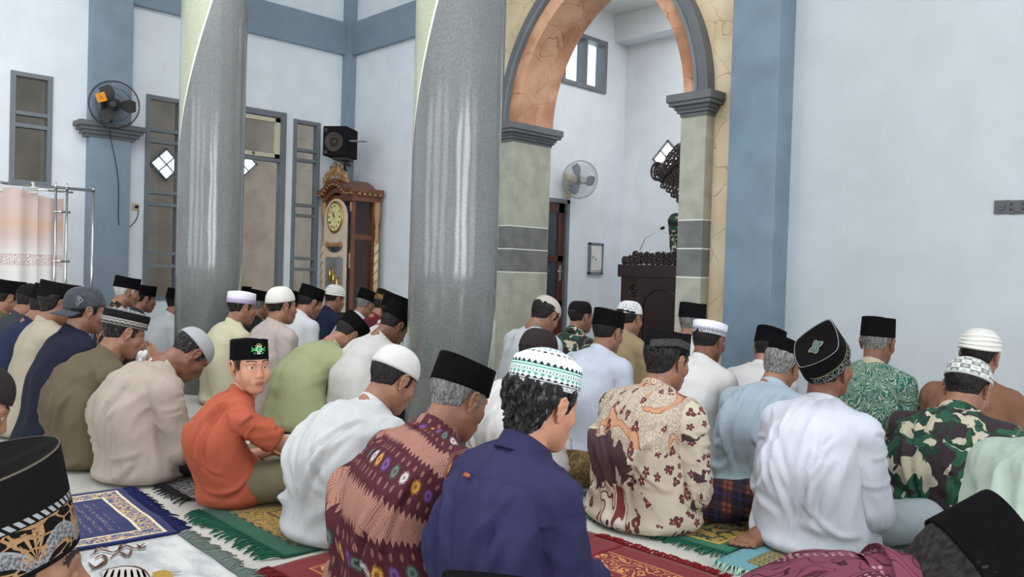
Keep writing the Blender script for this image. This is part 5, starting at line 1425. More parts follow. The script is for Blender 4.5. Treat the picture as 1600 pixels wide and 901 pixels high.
def mk_creambatik():
    b, u, v, w = cloth('cream_batik_cloth'); O = b.comb(u, v, w * 3.0)
    base, lt, mar, pl, tan, red = rgb(190, 176, 158), rgb(204, 192, 178), rgb(98, 52, 56), rgb(70, 52, 56), rgb(182, 136, 104), rgb(120, 58, 58)
    up = v.gt(.235); e = b.vor(b.warp(O, 30, .02), 75, 'DISTANCE_TO_EDGE'); c = b.mix(up * (e.lt(.12) + (b.noise(O, 160, 2).gt(.56))) .min(1.0) * .45, base, rgb(128, 106, 92))
    bl = b.noise(b.warp(O, 6, .10), 5.0, 1); br = (bl - .5).abs(); c = b.mix(up * br.lt(.020), c, tan); c = b.mix(up * ((br - .022).abs().lt(.003)), c, rgb(140, 80, 60))
    # flowers
    def flowers(c, sc, petal, rad, colp, colc, gate, seed):
        n = b.node('ShaderNodeTexVoronoi'); O2 = b.scale(O, (1, 1, 1), (seed, seed * .7, 0)); b.inp(n.inputs['Vector'], O2); n.inputs['Scale'].default_value = sc
        pos = Sk(b, n.outputs['Position']); x, y, z = b.sep(O2); px_, py_, pz_ = b.sep(pos); dx, dy = x - px_, y - py_; r_ = (dx * dx + dy * dy).sqrt(); th = b.math('ARCTAN2', dy, dx); k, _, _ = b.sep(Sk(b, n.outputs['Color'])); g = k.gt(gate)
        pr = ((th * petal * .5 + k * 6.0).sin().abs() * .6 + .4) * rad
        c = b.mix(g * r_.lt(pr), c, colp); c = b.mix(g * (r_ - pr * .98).abs().lt(rad * .07), c, pl); c = b.mix(g * (r_.lt(pr * .42)), c, colc); return b.mix(g * r_.lt(rad * .12), c, rgb(226, 190, 150))
    c = flowers(c, 19, 5, .0135, b.mix(up, mar, rgb(214, 198, 180)), red, .55, .3); c = flowers(c, 17, 3, .017, mar, red, .62, 5.3)
    # dark rock shape and leaves across the waist
    m = b.noise(b.comb(u * 1.4, v, 0.0), 8.0, 2); rock = ((((u + .07) * (u + .07)) / .017 + ((v - .20) * (v - .20)) / .0030 - 1.0 + (m - .5) * 5.0).lt(0.0)) * w.lt(.5); ck = ((u * 800.0).sin() * (v * 800.0).sin()).gt(0.1); c = b.mix(rock, c, b.mix(ck * .5, pl, rgb(100, 74, 74)))
    lo = v.lt(.145) * w.lt(.5); c = flowers(c, 9.5, 5, .038, b.mix(lo, c, mar), b.mix(lo, c, rgb(150, 90, 84)), .35, 9.1) if False else c
    m2 = b.noise(b.warp(O, 9, .08), 6.5, 2) - ((u + .05) * (u + .05)) * 5.0; c = b.mix(lo * m2.gt(.60), c, red); c = b.mix(lo * ((m2 - .60).abs().lt(.018)), c, lt); c = b.mix(lo * ((m2 - .578).abs().lt(.006)), c, mar); m3 = b.noise(b.warp(O, 20, .05), 15, 2); c = b.mix((1.0 - up) * m3.gt(.645), c, pl)
    return cloth_finish(b, c, wr=.3)
def mk_camo(name, sc=1.0):
    b, u, v, w = cloth(name); O = b.comb(u * 1.0 * sc, v * 1.9 * sc, w * 4.0); Wp = b.warp(b.warp(O, 5, .20), 15, .05)
    crm, grn, brn, g2 = rgb(182, 172, 152), rgb(42, 80, 60), rgb(52, 42, 46), rgb(30, 58, 46)
    n1 = b.noise(Wp, 9.5, 1.2, .4); n2 = b.noise(b.scale(Wp, 1, (3.1, 1.7, 2.0)), 8.4, 1.2, .4); n3 = b.noise(b.scale(Wp, 1, (7.1, 4.7, 1.0)), 14, 1.5, .4)
    c = b.mix(n1.gt(.475), crm, grn); c = b.mix(n2.gt(.535), c, brn); c = b.mix(n3.gt(.63), c, g2); c = b.mix((n3).lt(.355), c, brn); return cloth_finish(b, c, wr=.3)
def mk_greenbatik():
    b, u, v, w = cloth('green_scroll_batik'); O = b.comb(u, v, w * 3.0); n = b.noise(b.warp(O, 12, .06), 14, 1.5); s_ = (n * 110.0).sin()
    e = b.vor(b.warp(O, 25, .03), 26, 'F1'); c = b.mix(s_.gt(.25), rgb(44, 92, 82), rgb(150, 160, 140)); c = b.mix(((e * 38.0).sin().gt(.55)) * e.lt(.5), c, rgb(22, 84, 72)); f = b.vor(O, 12, 'F1'); c = b.mix(f.lt(.17), c, rgb(150, 190, 186)); c = b.mix(f.lt(.08), c, rgb(60, 130, 122)); return cloth_finish(b, c)
def mk_paisley(name, base, dark, lt, sc=1.0):
    b, u, v, w = cloth(name); O = b.comb(u * sc, v * sc, w * 3.0); n = b.noise(b.warp(O, 8, .09), 7.5, 1.5); r_ = b.noise(b.scale(O, 1, (3, 5, 0)), 6, 2)
    c = b.mix(n.gt(.52), base, dark); dots = b.vor(O, 95, 'F1', rnd=.25); c = b.mix(n.gt(.56) * dots.lt(.28), c, lt); c = b.mix(((n * 52.0).sin().abs().lt(.16)), c, tuple(x * .45 for x in dark[:3]) + (1,)); c = b.mix((r_.gt(.60)) * ((dots * 9.0).sin().gt(.2)), c, lt); return cloth_finish(b, c, wr=.3)
def mk_plaid():
    b, u, v, w = cloth('plaid_sarong'); x = (u * 11.0).fract(); y = (v * 11.0).fract(); c = rgb(30, 24, 32); o = rgb(112, 62, 42); p = rgb(44, 36, 70)
    a = (x - .5).abs().lt(.2); d_ = (y - .5).abs().lt(.2); c = b.mix(a * d_, b.mix(a.max(d_) * .6, c, rgb(66, 40, 44)), o); c = b.mix(((x - .02).abs().lt(.06)) + ((y - .02).abs().lt(.06)), c, p); k = ((x - .5).abs().lt(.02)) + ((y - .5).abs().lt(.02)); c = b.mix(k, c, rgb(40, 26, 30)); m = cloth_finish(b, c); return m
def mk_olivebatik():
    b, u, v, w = cloth('olive_brown_batik_sarong'); O = b.comb(u, v, w); n = b.noise(b.warp(O, 14, .05), 14, 1.5); c = b.mix((n * 60.0).sin().gt(.4), rgb(92, 76, 48), rgb(124, 104, 66)); return cloth_finish(b, c)
def mk_purple():
    b, u, v, w = cloth('indigo_work_shirt_cloth'); n = b.noise(b.attr('cloth'), 5, 3); n2 = b.noise(b.obj(), 420, 1); base = rgb(50, 47, 80); c = b.mix(n.step(.3, .7), base, rgb(45, 42, 72)); c = b.mix(n2.step(.35, .65) * .25, c, rgb(44, 40, 84))
    yoke = (v - .355 - (u * u) * .35).abs().lt(.0012) + (v - .361 - (u * u) * .35).abs().lt(.0008); sl = ((u.abs() - .055).abs().lt(.0010)) * v.lt(.355) * w.lt(.5); c = b.mix(yoke * w.lt(.5) * .6, c, rgb(34, 30, 70)); c = b.mix(sl * .0, c, rgb(34, 30, 70))
    arm = w.gt(.5) * w.lt(2.5) * ((v - .03).abs().lt(.0015)); c = b.mix(arm * .6, c, rgb(34, 30, 70)); return cloth_finish(b, c, wr=.7)
def mk_floralbrown():
    b, u, v, w = cloth('brown_floral_batik'); O = b.comb(u, v, w); n = b.noise(b.warp(O, 14, .05), 16, 1.5); c = b.mix(n.gt(.52), rgb(44, 34, 34), rgb(166, 128, 104)); return cloth_finish(b, c)
Fb = fabric
M_songket, M_cream, M_camo, M_camo2, M_green = mk_songket(), mk_creambatik(), mk_camo('camouflage_cloth', 1.15), mk_camo('camouflage_cloth_far', 1.1), mk_greenbatik()
M_paisley = mk_paisley('maroon_paisley_batik', rgb(112, 56, 74), rgb(80, 30, 44), rgb(170, 132, 142)); M_redb = mk_paisley('dark_red_batik', rgb(112, 34, 46), rgb(66, 18, 28), rgb(130, 60, 66))
M_plaid, M_olive, M_purple, M_flb = mk_plaid(), mk_olivebatik(), mk_purple(), mk_floralbrown()
white = lambda k, r=224, g=226, bl=230: Fb(k, rgb(r, g, bl))
C_mint, C_check, C_gband, C_silver, C_embl, C_diag, C_chain, C_haji, C_gold, C_scr = [tex_cap(n, k) for n, k in (('mint_white_patterned_cap', 'mint_white'), ('grey_white_checked_knit', 'checker'), ('black_grey_patterned_cap', 'grey_band'), ('black_cap_silver_trim', 'silver_trim'), ('black_cap_thread_trim', 'emblem_trim'), ('black_cap_diagonal_band', 'grey_diagonal'), ('white_cap_chain_pattern', 'haji_chain'), ('white_lavender_cap', 'haji_plain'), ('black_cap_gold_trim', 'gold_trim'), ('white_cap_scribble', 'grey_scribble'))]
black = dict(cap=songkok(), capz=.092)
shrt = lambda k, c: Fb(k, c)
# ---- front area, row by row (cap-top pixel, depth)
# 1 foreground left
person('man in foreground at left edge wearing black cap with silver leaf trim', (-74, 738), .80, songkok(.10, .086, .110, C_silver, sink=.022), 'songkok', .10, fwd=.16, pitch=-3, captilt=7, skin_='mid', hair=('short', 'black'), shirt=Fb('dark_shirt_front', rgb(50, 48, 52)), hands=True)
person('man cut by the left edge in dark brown knit cap, only his profile in view', (-14, 566), 2.25, dome(.09, mat=m_knitd), 'skullcap', .09, fwd=.26, pitch=30, skin_='mid', shirt=Fb('grey_brown_shirt_edge', rgb(92, 84, 78)))
# row A
person('man at far left in olive green shirt and black cap', (18, 439), 6.0, **black, fwd=.14, pitch=12, skin_='mid', shirt=Fb('olive_green_shirt', rgb(100, 98, 50)))
person('man in charcoal shirt and close black knit cap beside the olive-shirted man', (60, 445), 5.6, dome(.09, mat=m_knitk), 'skullcap', .09, fwd=.22, pitch=22, shirt=Fb('charcoal_shirt', rgb(58, 62, 72)))
person('man in plain navy blue shirt with black cap between charcoal and beige shirts', (84, 452), 5.2, **black, fwd=.14, pitch=24, shirt=Fb('navy_blue_shirt', rgb(34, 46, 76)))
person('man in beige shirt and wide black songkok behind the man in backwards cap', (98, 442), 4.75, songkok(.088, .086, .112, m_velvet2), fwd=.14, pitch=14, hair=('thick', 'black'), shirt=Fb('beige_shirt', rgb(186, 172, 150)), hx=.0)
_, cp, _, _ = person('man in dark navy polo wearing a charcoal baseball cap backwards', (136, 447), 4.45, baseball(velvet('charcoal_cap_cloth', rgb(58, 60, 66), .9, .1)), 'baseball_cap', .105, fwd=.16, pitch=6, skin_='mid', shirt=Fb('dark_navy_polo', rgb(30, 32, 54)), collar='shirt', build=1.06, captilt=10)
cp.matrix_basis = cp.matrix_basis @ Matrix.Rotation(math.pi, 4, 'Z')
r7, _, _, k7 = person('man in olive brown shirt with grey-banded black cap holding a tissue to his face', (204, 484), 4.15, stiff(.074, .014, .087, .112, C_gband, .01), 'patterned_cap', .088, fwd=.17, pitch=20, skin_='mid', shirt=Fb('olive_brown_shirt', rgb(110, 94, 72)), build=1.08, handR='mouth', captilt=6, hair=('short', 'salt'))
person('man in taupe shirt and grey crochet cap bowing his head low', (324, 526), 4.0, dome(.085, .086, .108, m_knitg), 'skullcap', .085, fwd=.26, pitch=52, skin_='dark', hair=('crop', 'salt'), shirt=Fb('taupe_linen_shirt', rgb(186, 168, 154), wr=.5), build=1.06, loose=1.05, captilt=-4)
rb, cpb, _, kb = person('boy in orange shirt and black cap with green emblem looking back', (390, 531), 3.42, songkok(.085, .081, .100, sink=.003), 'songkok', .085, fwd=.04, hx=.05, pitch=0, hyaw=-92, roll=0, kind='boy', skin_='light', s=.93, shirt=Fb('orange_shirt', rgb(200, 92, 58), wr=.4), trousers=Fb('khaki_trousers', rgb(128, 118, 90)), collar='tee', short=True, build=.76, slouch=.93, feet=True, handR=(.20, .52, .13), skirt=.92)
person('man in white shirt and white crochet cap bowing, seated beside the maroon batik', (634, 544), 3.25, dome(.104, .086, .108, m_knitw), 'skullcap', .104, fwd=.27, pitch=30, skin_='mid', hair=('short', 'black'), shirt=Fb('off_white_shirt', rgb(212, 212, 212), wr=.5), loose=1.08, build=1.04, captilt=2)
person('man in maroon songket-patterned batik shirt with grey hair and black cap', (733, 568), 2.6, songkok(.083, .084, .108), 'songkok', .083, fwd=.25, pitch=26, skin_='mid', hair=('short', 'grey'), shirt=M_songket, collar='shirt', build=1.06, loose=1.05)
_, _, sh14, k14 = person('man in indigo shirt with white and green patterned cap and bushy black hair', (862, 544), 2.2, stiff(.078, .030, .089, .109, C_mint, -.05, .012), 'patterned_cap', .108, fwd=.12, pitch=14, hyaw=-4, skin_='light', hair=('bushy', 'salt'), shirt=M_purple, collar='shirt', build=.92, captilt=0, capdz=.012, kind='adult')
person('man bending at bottom right in maroon paisley batik and black songkok', (1596, 868), 1.32, songkok(.10, .088, .112), capz=.095, capdz=-.010, fwd=.62, pitch=62, nbz=.05, roll=0, yaw=-45, skin_='light', hair=('thick', 'black'), shirt=M_paisley, collar='shirt', build=1.0, loose=1.05)
person('person at the bottom edge of whom only the black cap top shows', (800, 918), 1.15, **black, fwd=.15, pitch=20, shirt=Fb('dark_shirt_front', rgb(50, 48, 52)))
# row B
person('old man in brown floral batik with white hair sitting near the left wall', (202, 434), 7.0, **black, fwd=.16, pitch=14, hair=('short', 'white'), shirt=M_flb, skin_='mid')
person('man in dark shirt and black cap just behind the old man in floral batik', (228, 446), 7.6, **black, fwd=.16, pitch=12, shirt=Fb('charcoal_shirt', rgb(58, 62, 72)))
person('man in white shirt half hidden by the farther column', (282, 453), 7.4, **black, fwd=.2, pitch=14, shirt=white('white_shirt_cool'))
person('man in pale yellow shirt wearing a white cap with lavender band', (380, 455), 5.9, stiff(.078, .012, .084, .104, C_haji, -.01), 'round_cap', .088, fwd=.08, pitch=10, hair=('crop', 'salt'), shirt=Fb('pale_yellow_shirt', rgb(212, 204, 170)), skin_='mid')
person('man in pinkish beige shirt wearing a white knit skullcap', (440, 447), 5.55, dome(.105, .083, .104, m_knitr), 'skullcap', .105, fwd=.14, pitch=4, hair=('crop', 'black'), shirt=Fb('pinkish_beige_shirt', rgb(192, 174, 168)), skin_='mid', build=1.05, captilt=10)
person('man in light sage green shirt bowing deeply, black songkok', (562, 502), 5.35, songkok(.085), fwd=.46, pitch=50, shirt=Fb('sage_green_shirt', rgb(164, 170, 122), wr=.5), skin_='mid', build=1.1)
person('man in cream white shirt leaning forward beside the nearer column', (630, 484), 5.2, songkok(.09), fwd=.32, pitch=40, shirt=Fb('cream_white_shirt', rgb(218, 214, 208), wr=.5), hair=('short', 'black'), skin_='dark', build=1.1)
person('man in white shirt with dark brown knit cap behind the patterned cap', (848, 514), 3.9, dome(.1, .084, .105, m_knitd, p=.62), 'skullcap', .10, fwd=.18, pitch=16, shirt=white('white_shirt_warm', 226, 222, 220), trousers=M_olive, feet=True, knee=1.25, skin_='mid')
person('man in cream floral batik with plaid sarong on green rug', (1047, 519), 3.4, songkok(.088, .085, .108, C_diag, sink=.014), 'songkok', .088, fwd=.13, pitch=12, hyaw=-6, shirt=M_cream, trousers=M_plaid, collar='stand', hair=('thick', 'black'), skin_='mid', build=1.05, loose=1.08, hem=True, knee=1.15)
r25, cp25, _, k25 = person('man in white shirt wearing black cap with gold-edged emblem', (1292, 524), 3.08, pointed(.100, .088, .108, C_embl), 'pointed_cap', .100, fwd=.06, hyaw=-8, pitch=-8, roll=5, shirt=white('bright_white_shirt', 222, 223, 236), collar='stand', hair=('crop', 'black'), skin_='dark', build=.98, loose=1.05, foot_back=True, captilt=42, capdz=.0, trousers=Fb('pale_grey_trousers', rgb(160, 170, 176)))
person('man in mint green shirt cut by the right edge', (1700, 590), 2.45, **black, fwd=.42, pitch=40, shirt=Fb('mint_green_shirt', rgb(178, 194, 176), wr=.6), build=1.08, loose=1.1)
# row C
person('man in dark clothes with small black cap seen past the farther column', (377, 447), 7.9, **black, fwd=.14, pitch=10, shirt=Fb('charcoal_shirt', rgb(58, 62, 72)))
person('man in black jacket and black cap between yellow and beige shirts', (412, 455), 7.3, **black, fwd=.2, pitch=12, hair=('short', 'grey'), shirt=Fb('black_jacket', rgb(40, 40, 44)), skin_='mid')
person('man in white shirt mostly hidden behind the knit-capped beige-shirted man', (466, 456), 7.7, **black, fwd=.2, pitch=12, shirt=white('white_shirt_cool'))
person('man in bright white shirt with black songkok in front of the clock', (491, 450), 6.7, **black, fwd=.24, pitch=22, shirt=white('white_shirt_cool'), hair=('short', 'black'), build=1.05)
person('man in navy shirt with small white rolled cap before the clock', (526, 448), 8.0, rolled(m_knitr), 'knitted_cap', .088, fwd=.2, pitch=14, shirt=Fb('navy_blue_shirt', rgb(34, 46, 84)), hair=('crop', 'black'))
person('man in white shirt and black cap bowing right of the clock', (580, 457), 7.3, **black, fwd=.3, pitch=26, hair=('short', 'grey'), shirt=white('white_shirt_cool'), skin_='mid')
person('man in dark red batik with gold-trimmed black cap beside the nearer column', (608, 458), 7.0, songkok(.09, mat=C_gold), fwd=.34, pitch=26, shirt=M_redb)
person('man in white shirt with black cap half hidden by the nearer column', (622, 464), 6.1, **black, fwd=.3, pitch=22, shirt=white('white_shirt_warm', 226, 222, 220))
person('man in white shirt with grey collar and beige knit cap by the arch', (862, 468), 5.25, dome(.09, .086, .108, m_knitb), 'skullcap', .085, fwd=.24, pitch=34, shirt=white('white_shirt_cool'), collar_mat=Fb('grey_collar_cloth', rgb(130, 130, 134)), hair=('thick', 'black'), skin_='mid', captilt=-2)
person('soldier in green camouflage with close black knit cap facing the niche', (908, 470), 6.2, dome(.088, .08, .10, m_knitk, p=.45), 'skullcap', .088, fwd=.06, pitch=6, hyaw=-10, shirt=M_camo2, hair=('crop', 'black'), skin_='mid', collar='shirt')
person('man in pale white shirt with tall black songkok in the middle', (954, 486), 4.75, songkok(.092, .085, .106), 'songkok', .092, fwd=.16, pitch=14, shirt=white('white_shirt_bluish', 210, 216, 232), hair=('short', 'black'), skin_='mid', build=1.06)
person('man in tan khaki shirt wearing a white cap with grey scribble', (986, 470), 5.7, dome(.09, .083, .104, C_scr, p=.6), 'skullcap', .09, fwd=.08, pitch=10, shirt=Fb('tan_khaki_shirt', rgb(176, 150, 108)), hair=('short', 'black'), skin_='mid', build=.95)
person('man in white shirt with white cap of chain pattern beside the cream batik', (1112, 501), 4.45, stiff(.066, .012, .084, .104, C_chain, .04), 'round_cap', .078, fwd=.16, pitch=16, shirt=white('white_shirt_warm', 226, 222, 220), hair=('short', 'black'), skin_='dark')
person('man in light blue shirt with grey hair and black songkok', (1232, 536), 4.05, songkok(.085, .084, .106), 'songkok', .085, fwd=.20, pitch=24, roll=5, shirt=Fb('light_blue_shirt', rgb(176, 192, 206), wr=.45), hair=('thick', 'grey'), skin_='mid', build=1.08)
person('soldier in large camouflage shirt wearing a grey and white checked cap', (1520, 562), 3.35, dome(.092, .087, .108, C_check, p=.62), 'skullcap', .092, fwd=.20, pitch=26, hyaw=-4, shirt=M_camo, trousers=M_camo, collar='shirt', hair=('short', 'black'), skin_='mid', build=1.16, loose=1.05)
# row D
person('man in black songkok and white shirt beside the right pilaster', (1084, 475), 5.5, songkok(.095, .085, .108, m_velvet2), fwd=.1, pitch=8, shirt=white('white_shirt_cool'), hair=('short', 'grey'))
person('man in white shirt and black songkok in front of the light blue shirt', (1207, 515), 4.95, songkok(.09), fwd=.16, pitch=20, shirt=white('white_shirt_warm', 226, 222, 220), hair=('short', 'black'), build=1.05)
person('man in green scroll-patterned batik against the pale wall', (1374, 497), 4.35, songkok(.10, .084, .102, sink=.004), 'songkok', .10, fwd=.12, pitch=8, shirt=M_green, collar='stand', collar_mat=Fb('pale_tan_collar', rgb(198, 182, 156)), hair=('crop', 'grey'), skin_='dark')
person('man in brown shirt with white ribbed rolled cap at the right', (1534, 520), 4.05, rolled(m_knitr), 'knitted_cap', .085, fwd=.12, pitch=10, hyaw=-4, shirt=Fb('brown_shirt', rgb(140, 96, 70)), hair=('short', 'black'), skin_='mid', build=1.0)
# preacher seated high on the pulpit, facing the hall
pr_, _, _, _ = person('preacher in dark green camouflage seated behind the carved pulpit', (1083, 296), 8.95, songkok(.09), build=1.4, yaw=180, fwd=.05, pitch=4, shirt=M_camo2, hands=False, root_dz=.80)
b = MB(); b.box(-.35, .35, -.25, .3, 0, .80, .02); b.box(-.38, .38, -.28, .33, .74, .80, .01)
tag(b.build('pulpit_bench', m_dark, None, (pr_.location.x, pr_.location.y, 0)), 'dark wooden block the preacher sits on behind the pulpit front', 'bench')

# ------------------------------------------------------------------ details worn or held
# emblem on the boy's cap: white sprocket ring, green globe and banner wings
m_em_g, m_em_w, m_em_y = plain('embroidery_green', rgb(46, 170, 84), .7), plain('embroidery_white', rgb(226, 226, 210), .7), plain('embroidery_gold', rgb(214, 190, 90), .7)
def on_cap(x, z, off=.0025, a=.0795, b_=.0985): # front of cap: angle by x
    ph = x / b_; return Vector((a * math.sin(ph) * 1.03, b_ * math.cos(ph) + off, z))
b = MB(); b.tube([on_cap(.0125 * math.cos(t), .046 + .0125 * math.sin(t)) for t in [2 * math.pi * k / 20 for k in range(20)]], .0022, 6, closed=True)
for k in range(9):
    t = 2 * math.pi * k / 9 + .3; b.ball(on_cap(.0175 * math.cos(t), .046 + .0175 * math.sin(t)), .0026, seg=6)
b.tube([on_cap(-.010, .026), on_cap(.010, .026)], .0025, 5)
em = b.build('cap_emblem', m_em_w, cpb)
b = MB(); b.ball(on_cap(0, .046), (.0095, .0015, .0095), seg=12)
for sg in (-1, 1):
    b.prism([on_cap(sg * .013, .053), on_cap(sg * .026, .048), on_cap(sg * .040, .058), on_cap(sg * .036, .046), on_cap(sg * .040, .035), on_cap(sg * .025, .040), on_cap(sg * .013, .037)], (0, .0015, 0))
b.build('green_banner', m_em_g, em)
b = MB()
for k in range(5): t = math.pi * (.2 + .6 * k / 4); b.ball(on_cap(.021 * math.cos(t), .048 + .021 * math.sin(t)), .0024, seg=6)
b.build('gold_star', m_em_y, em)
for ch, x_ in (('N', -.022), ('U', .022)):
    p_ = on_cap(x_, .028, .003); text_mesh('letter', ch, .014, Matrix.Translation(p_) @ Matrix.Rotation(math.pi, 4, 'Z') @ Matrix.Rotation(math.pi / 2, 4, 'X'), m_em_g, em, .0006, .0003)
# gold-edged emblem on the crown of the pointed cap
b = MB(); out = []
for k in range(40):
    t = 2 * math.pi * k / 40; r_ = .019 + .006 * math.cos(4 * t + math.pi) * 1.0 + (.004 if abs(math.sin(t)) > .97 else 0); out.append(Vector((r_ * .95 * math.cos(t), -.006 + r_ * 1.5 * math.sin(t), .1015 - .006)))
pm = Matrix.Translation((0, -.008, 0))
b.prism(out, (0, 0, .0025)); e1 = b.build('crown_emblem', plain('dark_teal_embroidery', rgb(70, 92, 92), .8), cp25)
b = MB(); b.tube([p + Vector((0, 0, .002)) for p in out], .0011, 5, closed=True); b.build('gold_edge', plain('dull_gold_thread', rgb(176, 152, 108), .5), e1)
b = MB()
for sg in (-1, 1): b.tube([Vector((sg * (.004 + .003 * math.sin(k)), -.026 + .033 * k / 8, .1000)) for k in range(9)], .0012, 5)
for k in range(4): b.ball((0, -.022 + .010 * k, .0985), (.006, .0025, .0015), seg=8)
b.build('stitched_motif', plain('grey_teal_thread', rgb(112, 132, 130), .7), e1)
# tissue held to the face
hand = k7['arms']['R'][1]
b = MB(); random.seed(9)
for k in range(7): b.ball((random.uniform(-.02, .02), random.uniform(-.03, .03), random.uniform(-.04, .02)), (random.uniform(.012, .022), random.uniform(.018, .03), random.uniform(.02, .035)), M=Matrix.Rotation(random.uniform(0, 3), 4, (1, .5, .2)), seg=10)
tt_ = b.build('paper_tissue', plain('white_tissue', rgb(236, 234, 232), .9)); tw = r7.matrix_basis @ Vector(k7['c'] + k7['Hm'] @ np.array((.012, .135, -.075))); tt_.location = tw
tag(tt_, 'crumpled white tissue held at the mouth of the olive-shirted man', 'tissue')
# little orange label at the yoke of the indigo shirt

def on_shirt(k, u, v, reg=0):
    CA, V, N = k['CA'], k['V'], k['N']; i = int(((CA[:, 0] - u) ** 2 + (CA[:, 1] - v) ** 2 + (CA[:, 2] - reg) ** 2).argmin()); return Vector(V[i]), Vector(N[i])
p_, n_ = on_shirt(k14, -.055, .350)
M = axis_matrix(n_, p_ + n_ * .002, (0, 0, 1)); b = MB(); b.box(-.013, .013, -.005, .005, 0, .0025, .001, M=M); b.box(.006, .016, -.003, .003, 0, .004, .001, M=M); b.build('orange_label', plain('orange_brown_label', rgb(170, 92, 44), .6), sh14)
# ------------------------------------------------------------------ prayer rugs
def rug_mat(name, kind, w, l):
    b = Mat(name, .95, .1); x, y, z = b.sep(b.obj()); O = b.obj(); ex = (x.abs() * -1.0 + w / 2).min(y.abs() * -1.0 + l / 2)    # distance from the edge
    n = b.noise(b.warp(O, 14, .05), 30 if kind == 'green' else 18, 2); n5 = b.noise(O, 300, 1)
    if kind == 'green':
        g, d_, go, bk_ = rgb(20, 104, 74), rgb(14, 78, 56), rgb(176, 144, 56), rgb(34, 44, 26)
        c = g; c = b.mix(ex.gt(.07) * ex.lt(.21), c, b.mix(n.gt(.52), go, bk_)); c = b.mix((ex - .075).abs().lt(.008) + (ex - .205).abs().lt(.008), c, rgb(196, 164, 70)); c = b.mix(ex.gt(.215) * ex.lt(.30), c, g); c = b.mix(ex.gt(.25), c, b.mix((n * 46.0).sin().gt(.1), rgb(60, 116, 62), go))
    elif kind == 'olive':
        g, go = rgb(24, 80, 58), rgb(172, 132, 58); c = g; c = b.mix(ex.gt(.085) * ex.lt(.28), c, b.mix((n * 60.0).sin().gt(-.1), rgb(112, 96, 34), go)); c = b.mix((ex - .09).abs().lt(.006) * ((x + y) * 90.0).sin().gt(0.0), c, rgb(40, 40, 20)); c = b.mix((ex - .20).abs().lt(.006), c, rgb(60, 60, 24)); c = b.mix(ex.gt(.28) * ex.lt(.36), c, rgb(70, 120, 58)); c = b.mix(ex.gt(.36), c, b.mix((n * 50.0).sin().gt(0.0), rgb(130, 120, 52), rgb(82, 100, 44)))
    elif kind == 'red':
        c = rgb(120, 20, 30); c = b.mix((ex - .10).abs().lt(.004) + (ex - .24).abs().lt(.004), c, rgb(190, 120, 70)); c = b.mix(ex.gt(.11) * ex.lt(.235) * ((n * 44.0).sin().gt(.55)), c, rgb(208, 142, 84)); c = b.mix(ex.gt(.27) * ((n * 40.0).sin().gt(.7)), c, rgb(176, 100, 60))
    elif kind == 'blue':
        c = rgb(16, 28, 86); inn = (x.abs() * -1.0 + w / 2).min((y.abs() * -1.0 + l / 2)); c = b.mix(ex.gt(.035) * ex.lt(.11), c, b.mix((n * 50.0).sin().gt(-.1), rgb(206, 170, 110), rgb(70, 80, 130))); c = b.mix((ex - .038).abs().lt(.005) + (ex - .108).abs().lt(.005), c, rgb(226, 212, 180))
        ly = (y * 30.0).fract(); c = b.mix(ex.gt(.16) * ly.gt(.30) * ly.lt(.72) * (b.noise(b.comb(x * 1.0, y * 1.6, 0.0), 110, 2).gt(.60)), c, rgb(190, 176, 140))
    elif kind == 'grey':
        c = b.mix(b.noise(b.scale(O, (1, 2.2, 1)), 5, 4).step(.35, .7), rgb(216, 216, 214), rgb(168, 170, 172))
    elif kind == 'teal':
        c = rgb(96, 150, 160); kx = ((x + y) * 26.0).fract(); ky = ((x - y) * 26.0).fract(); mz = (((x * 28.0).fract() - .5).abs().max(((y * 28.0).fract() - .5).abs()) * 20.0).sin().gt(.1); c = b.mix(ex.gt(.075) * ex.lt(.20), c, b.mix(mz, rgb(52, 58, 40), rgb(150, 140, 84))); c = b.mix(ex.gt(.22), c, b.mix((n * 40.0).sin().gt(0.2), rgb(58, 108, 96), rgb(122, 128, 80)))
    elif kind == 'dark': c = b.mix((n * 40.0).sin().gt(.6), rgb(26, 26, 32), rgb(140, 128, 120))
    elif kind == 'pink': c = b.mix(b.vor(O, 16, 'F1').lt(.35), rgb(196, 180, 150), rgb(156, 60, 98)); c = b.mix((ex - .03).abs().lt(.012), c, rgb(40, 34, 40))
    elif kind == 'redplain': c = b.mix((n * 40.0).sin().gt(.5), rgb(140, 30, 40), rgb(190, 120, 100))
    c = b.mix(n5.step(.4, .6) * .2, c, (0.01, 0.01, 0.01, 1)); b.color(c); b.p.inputs['Sheen Weight'].default_value = .15; b.bump(n5, .5, .003); return b.m
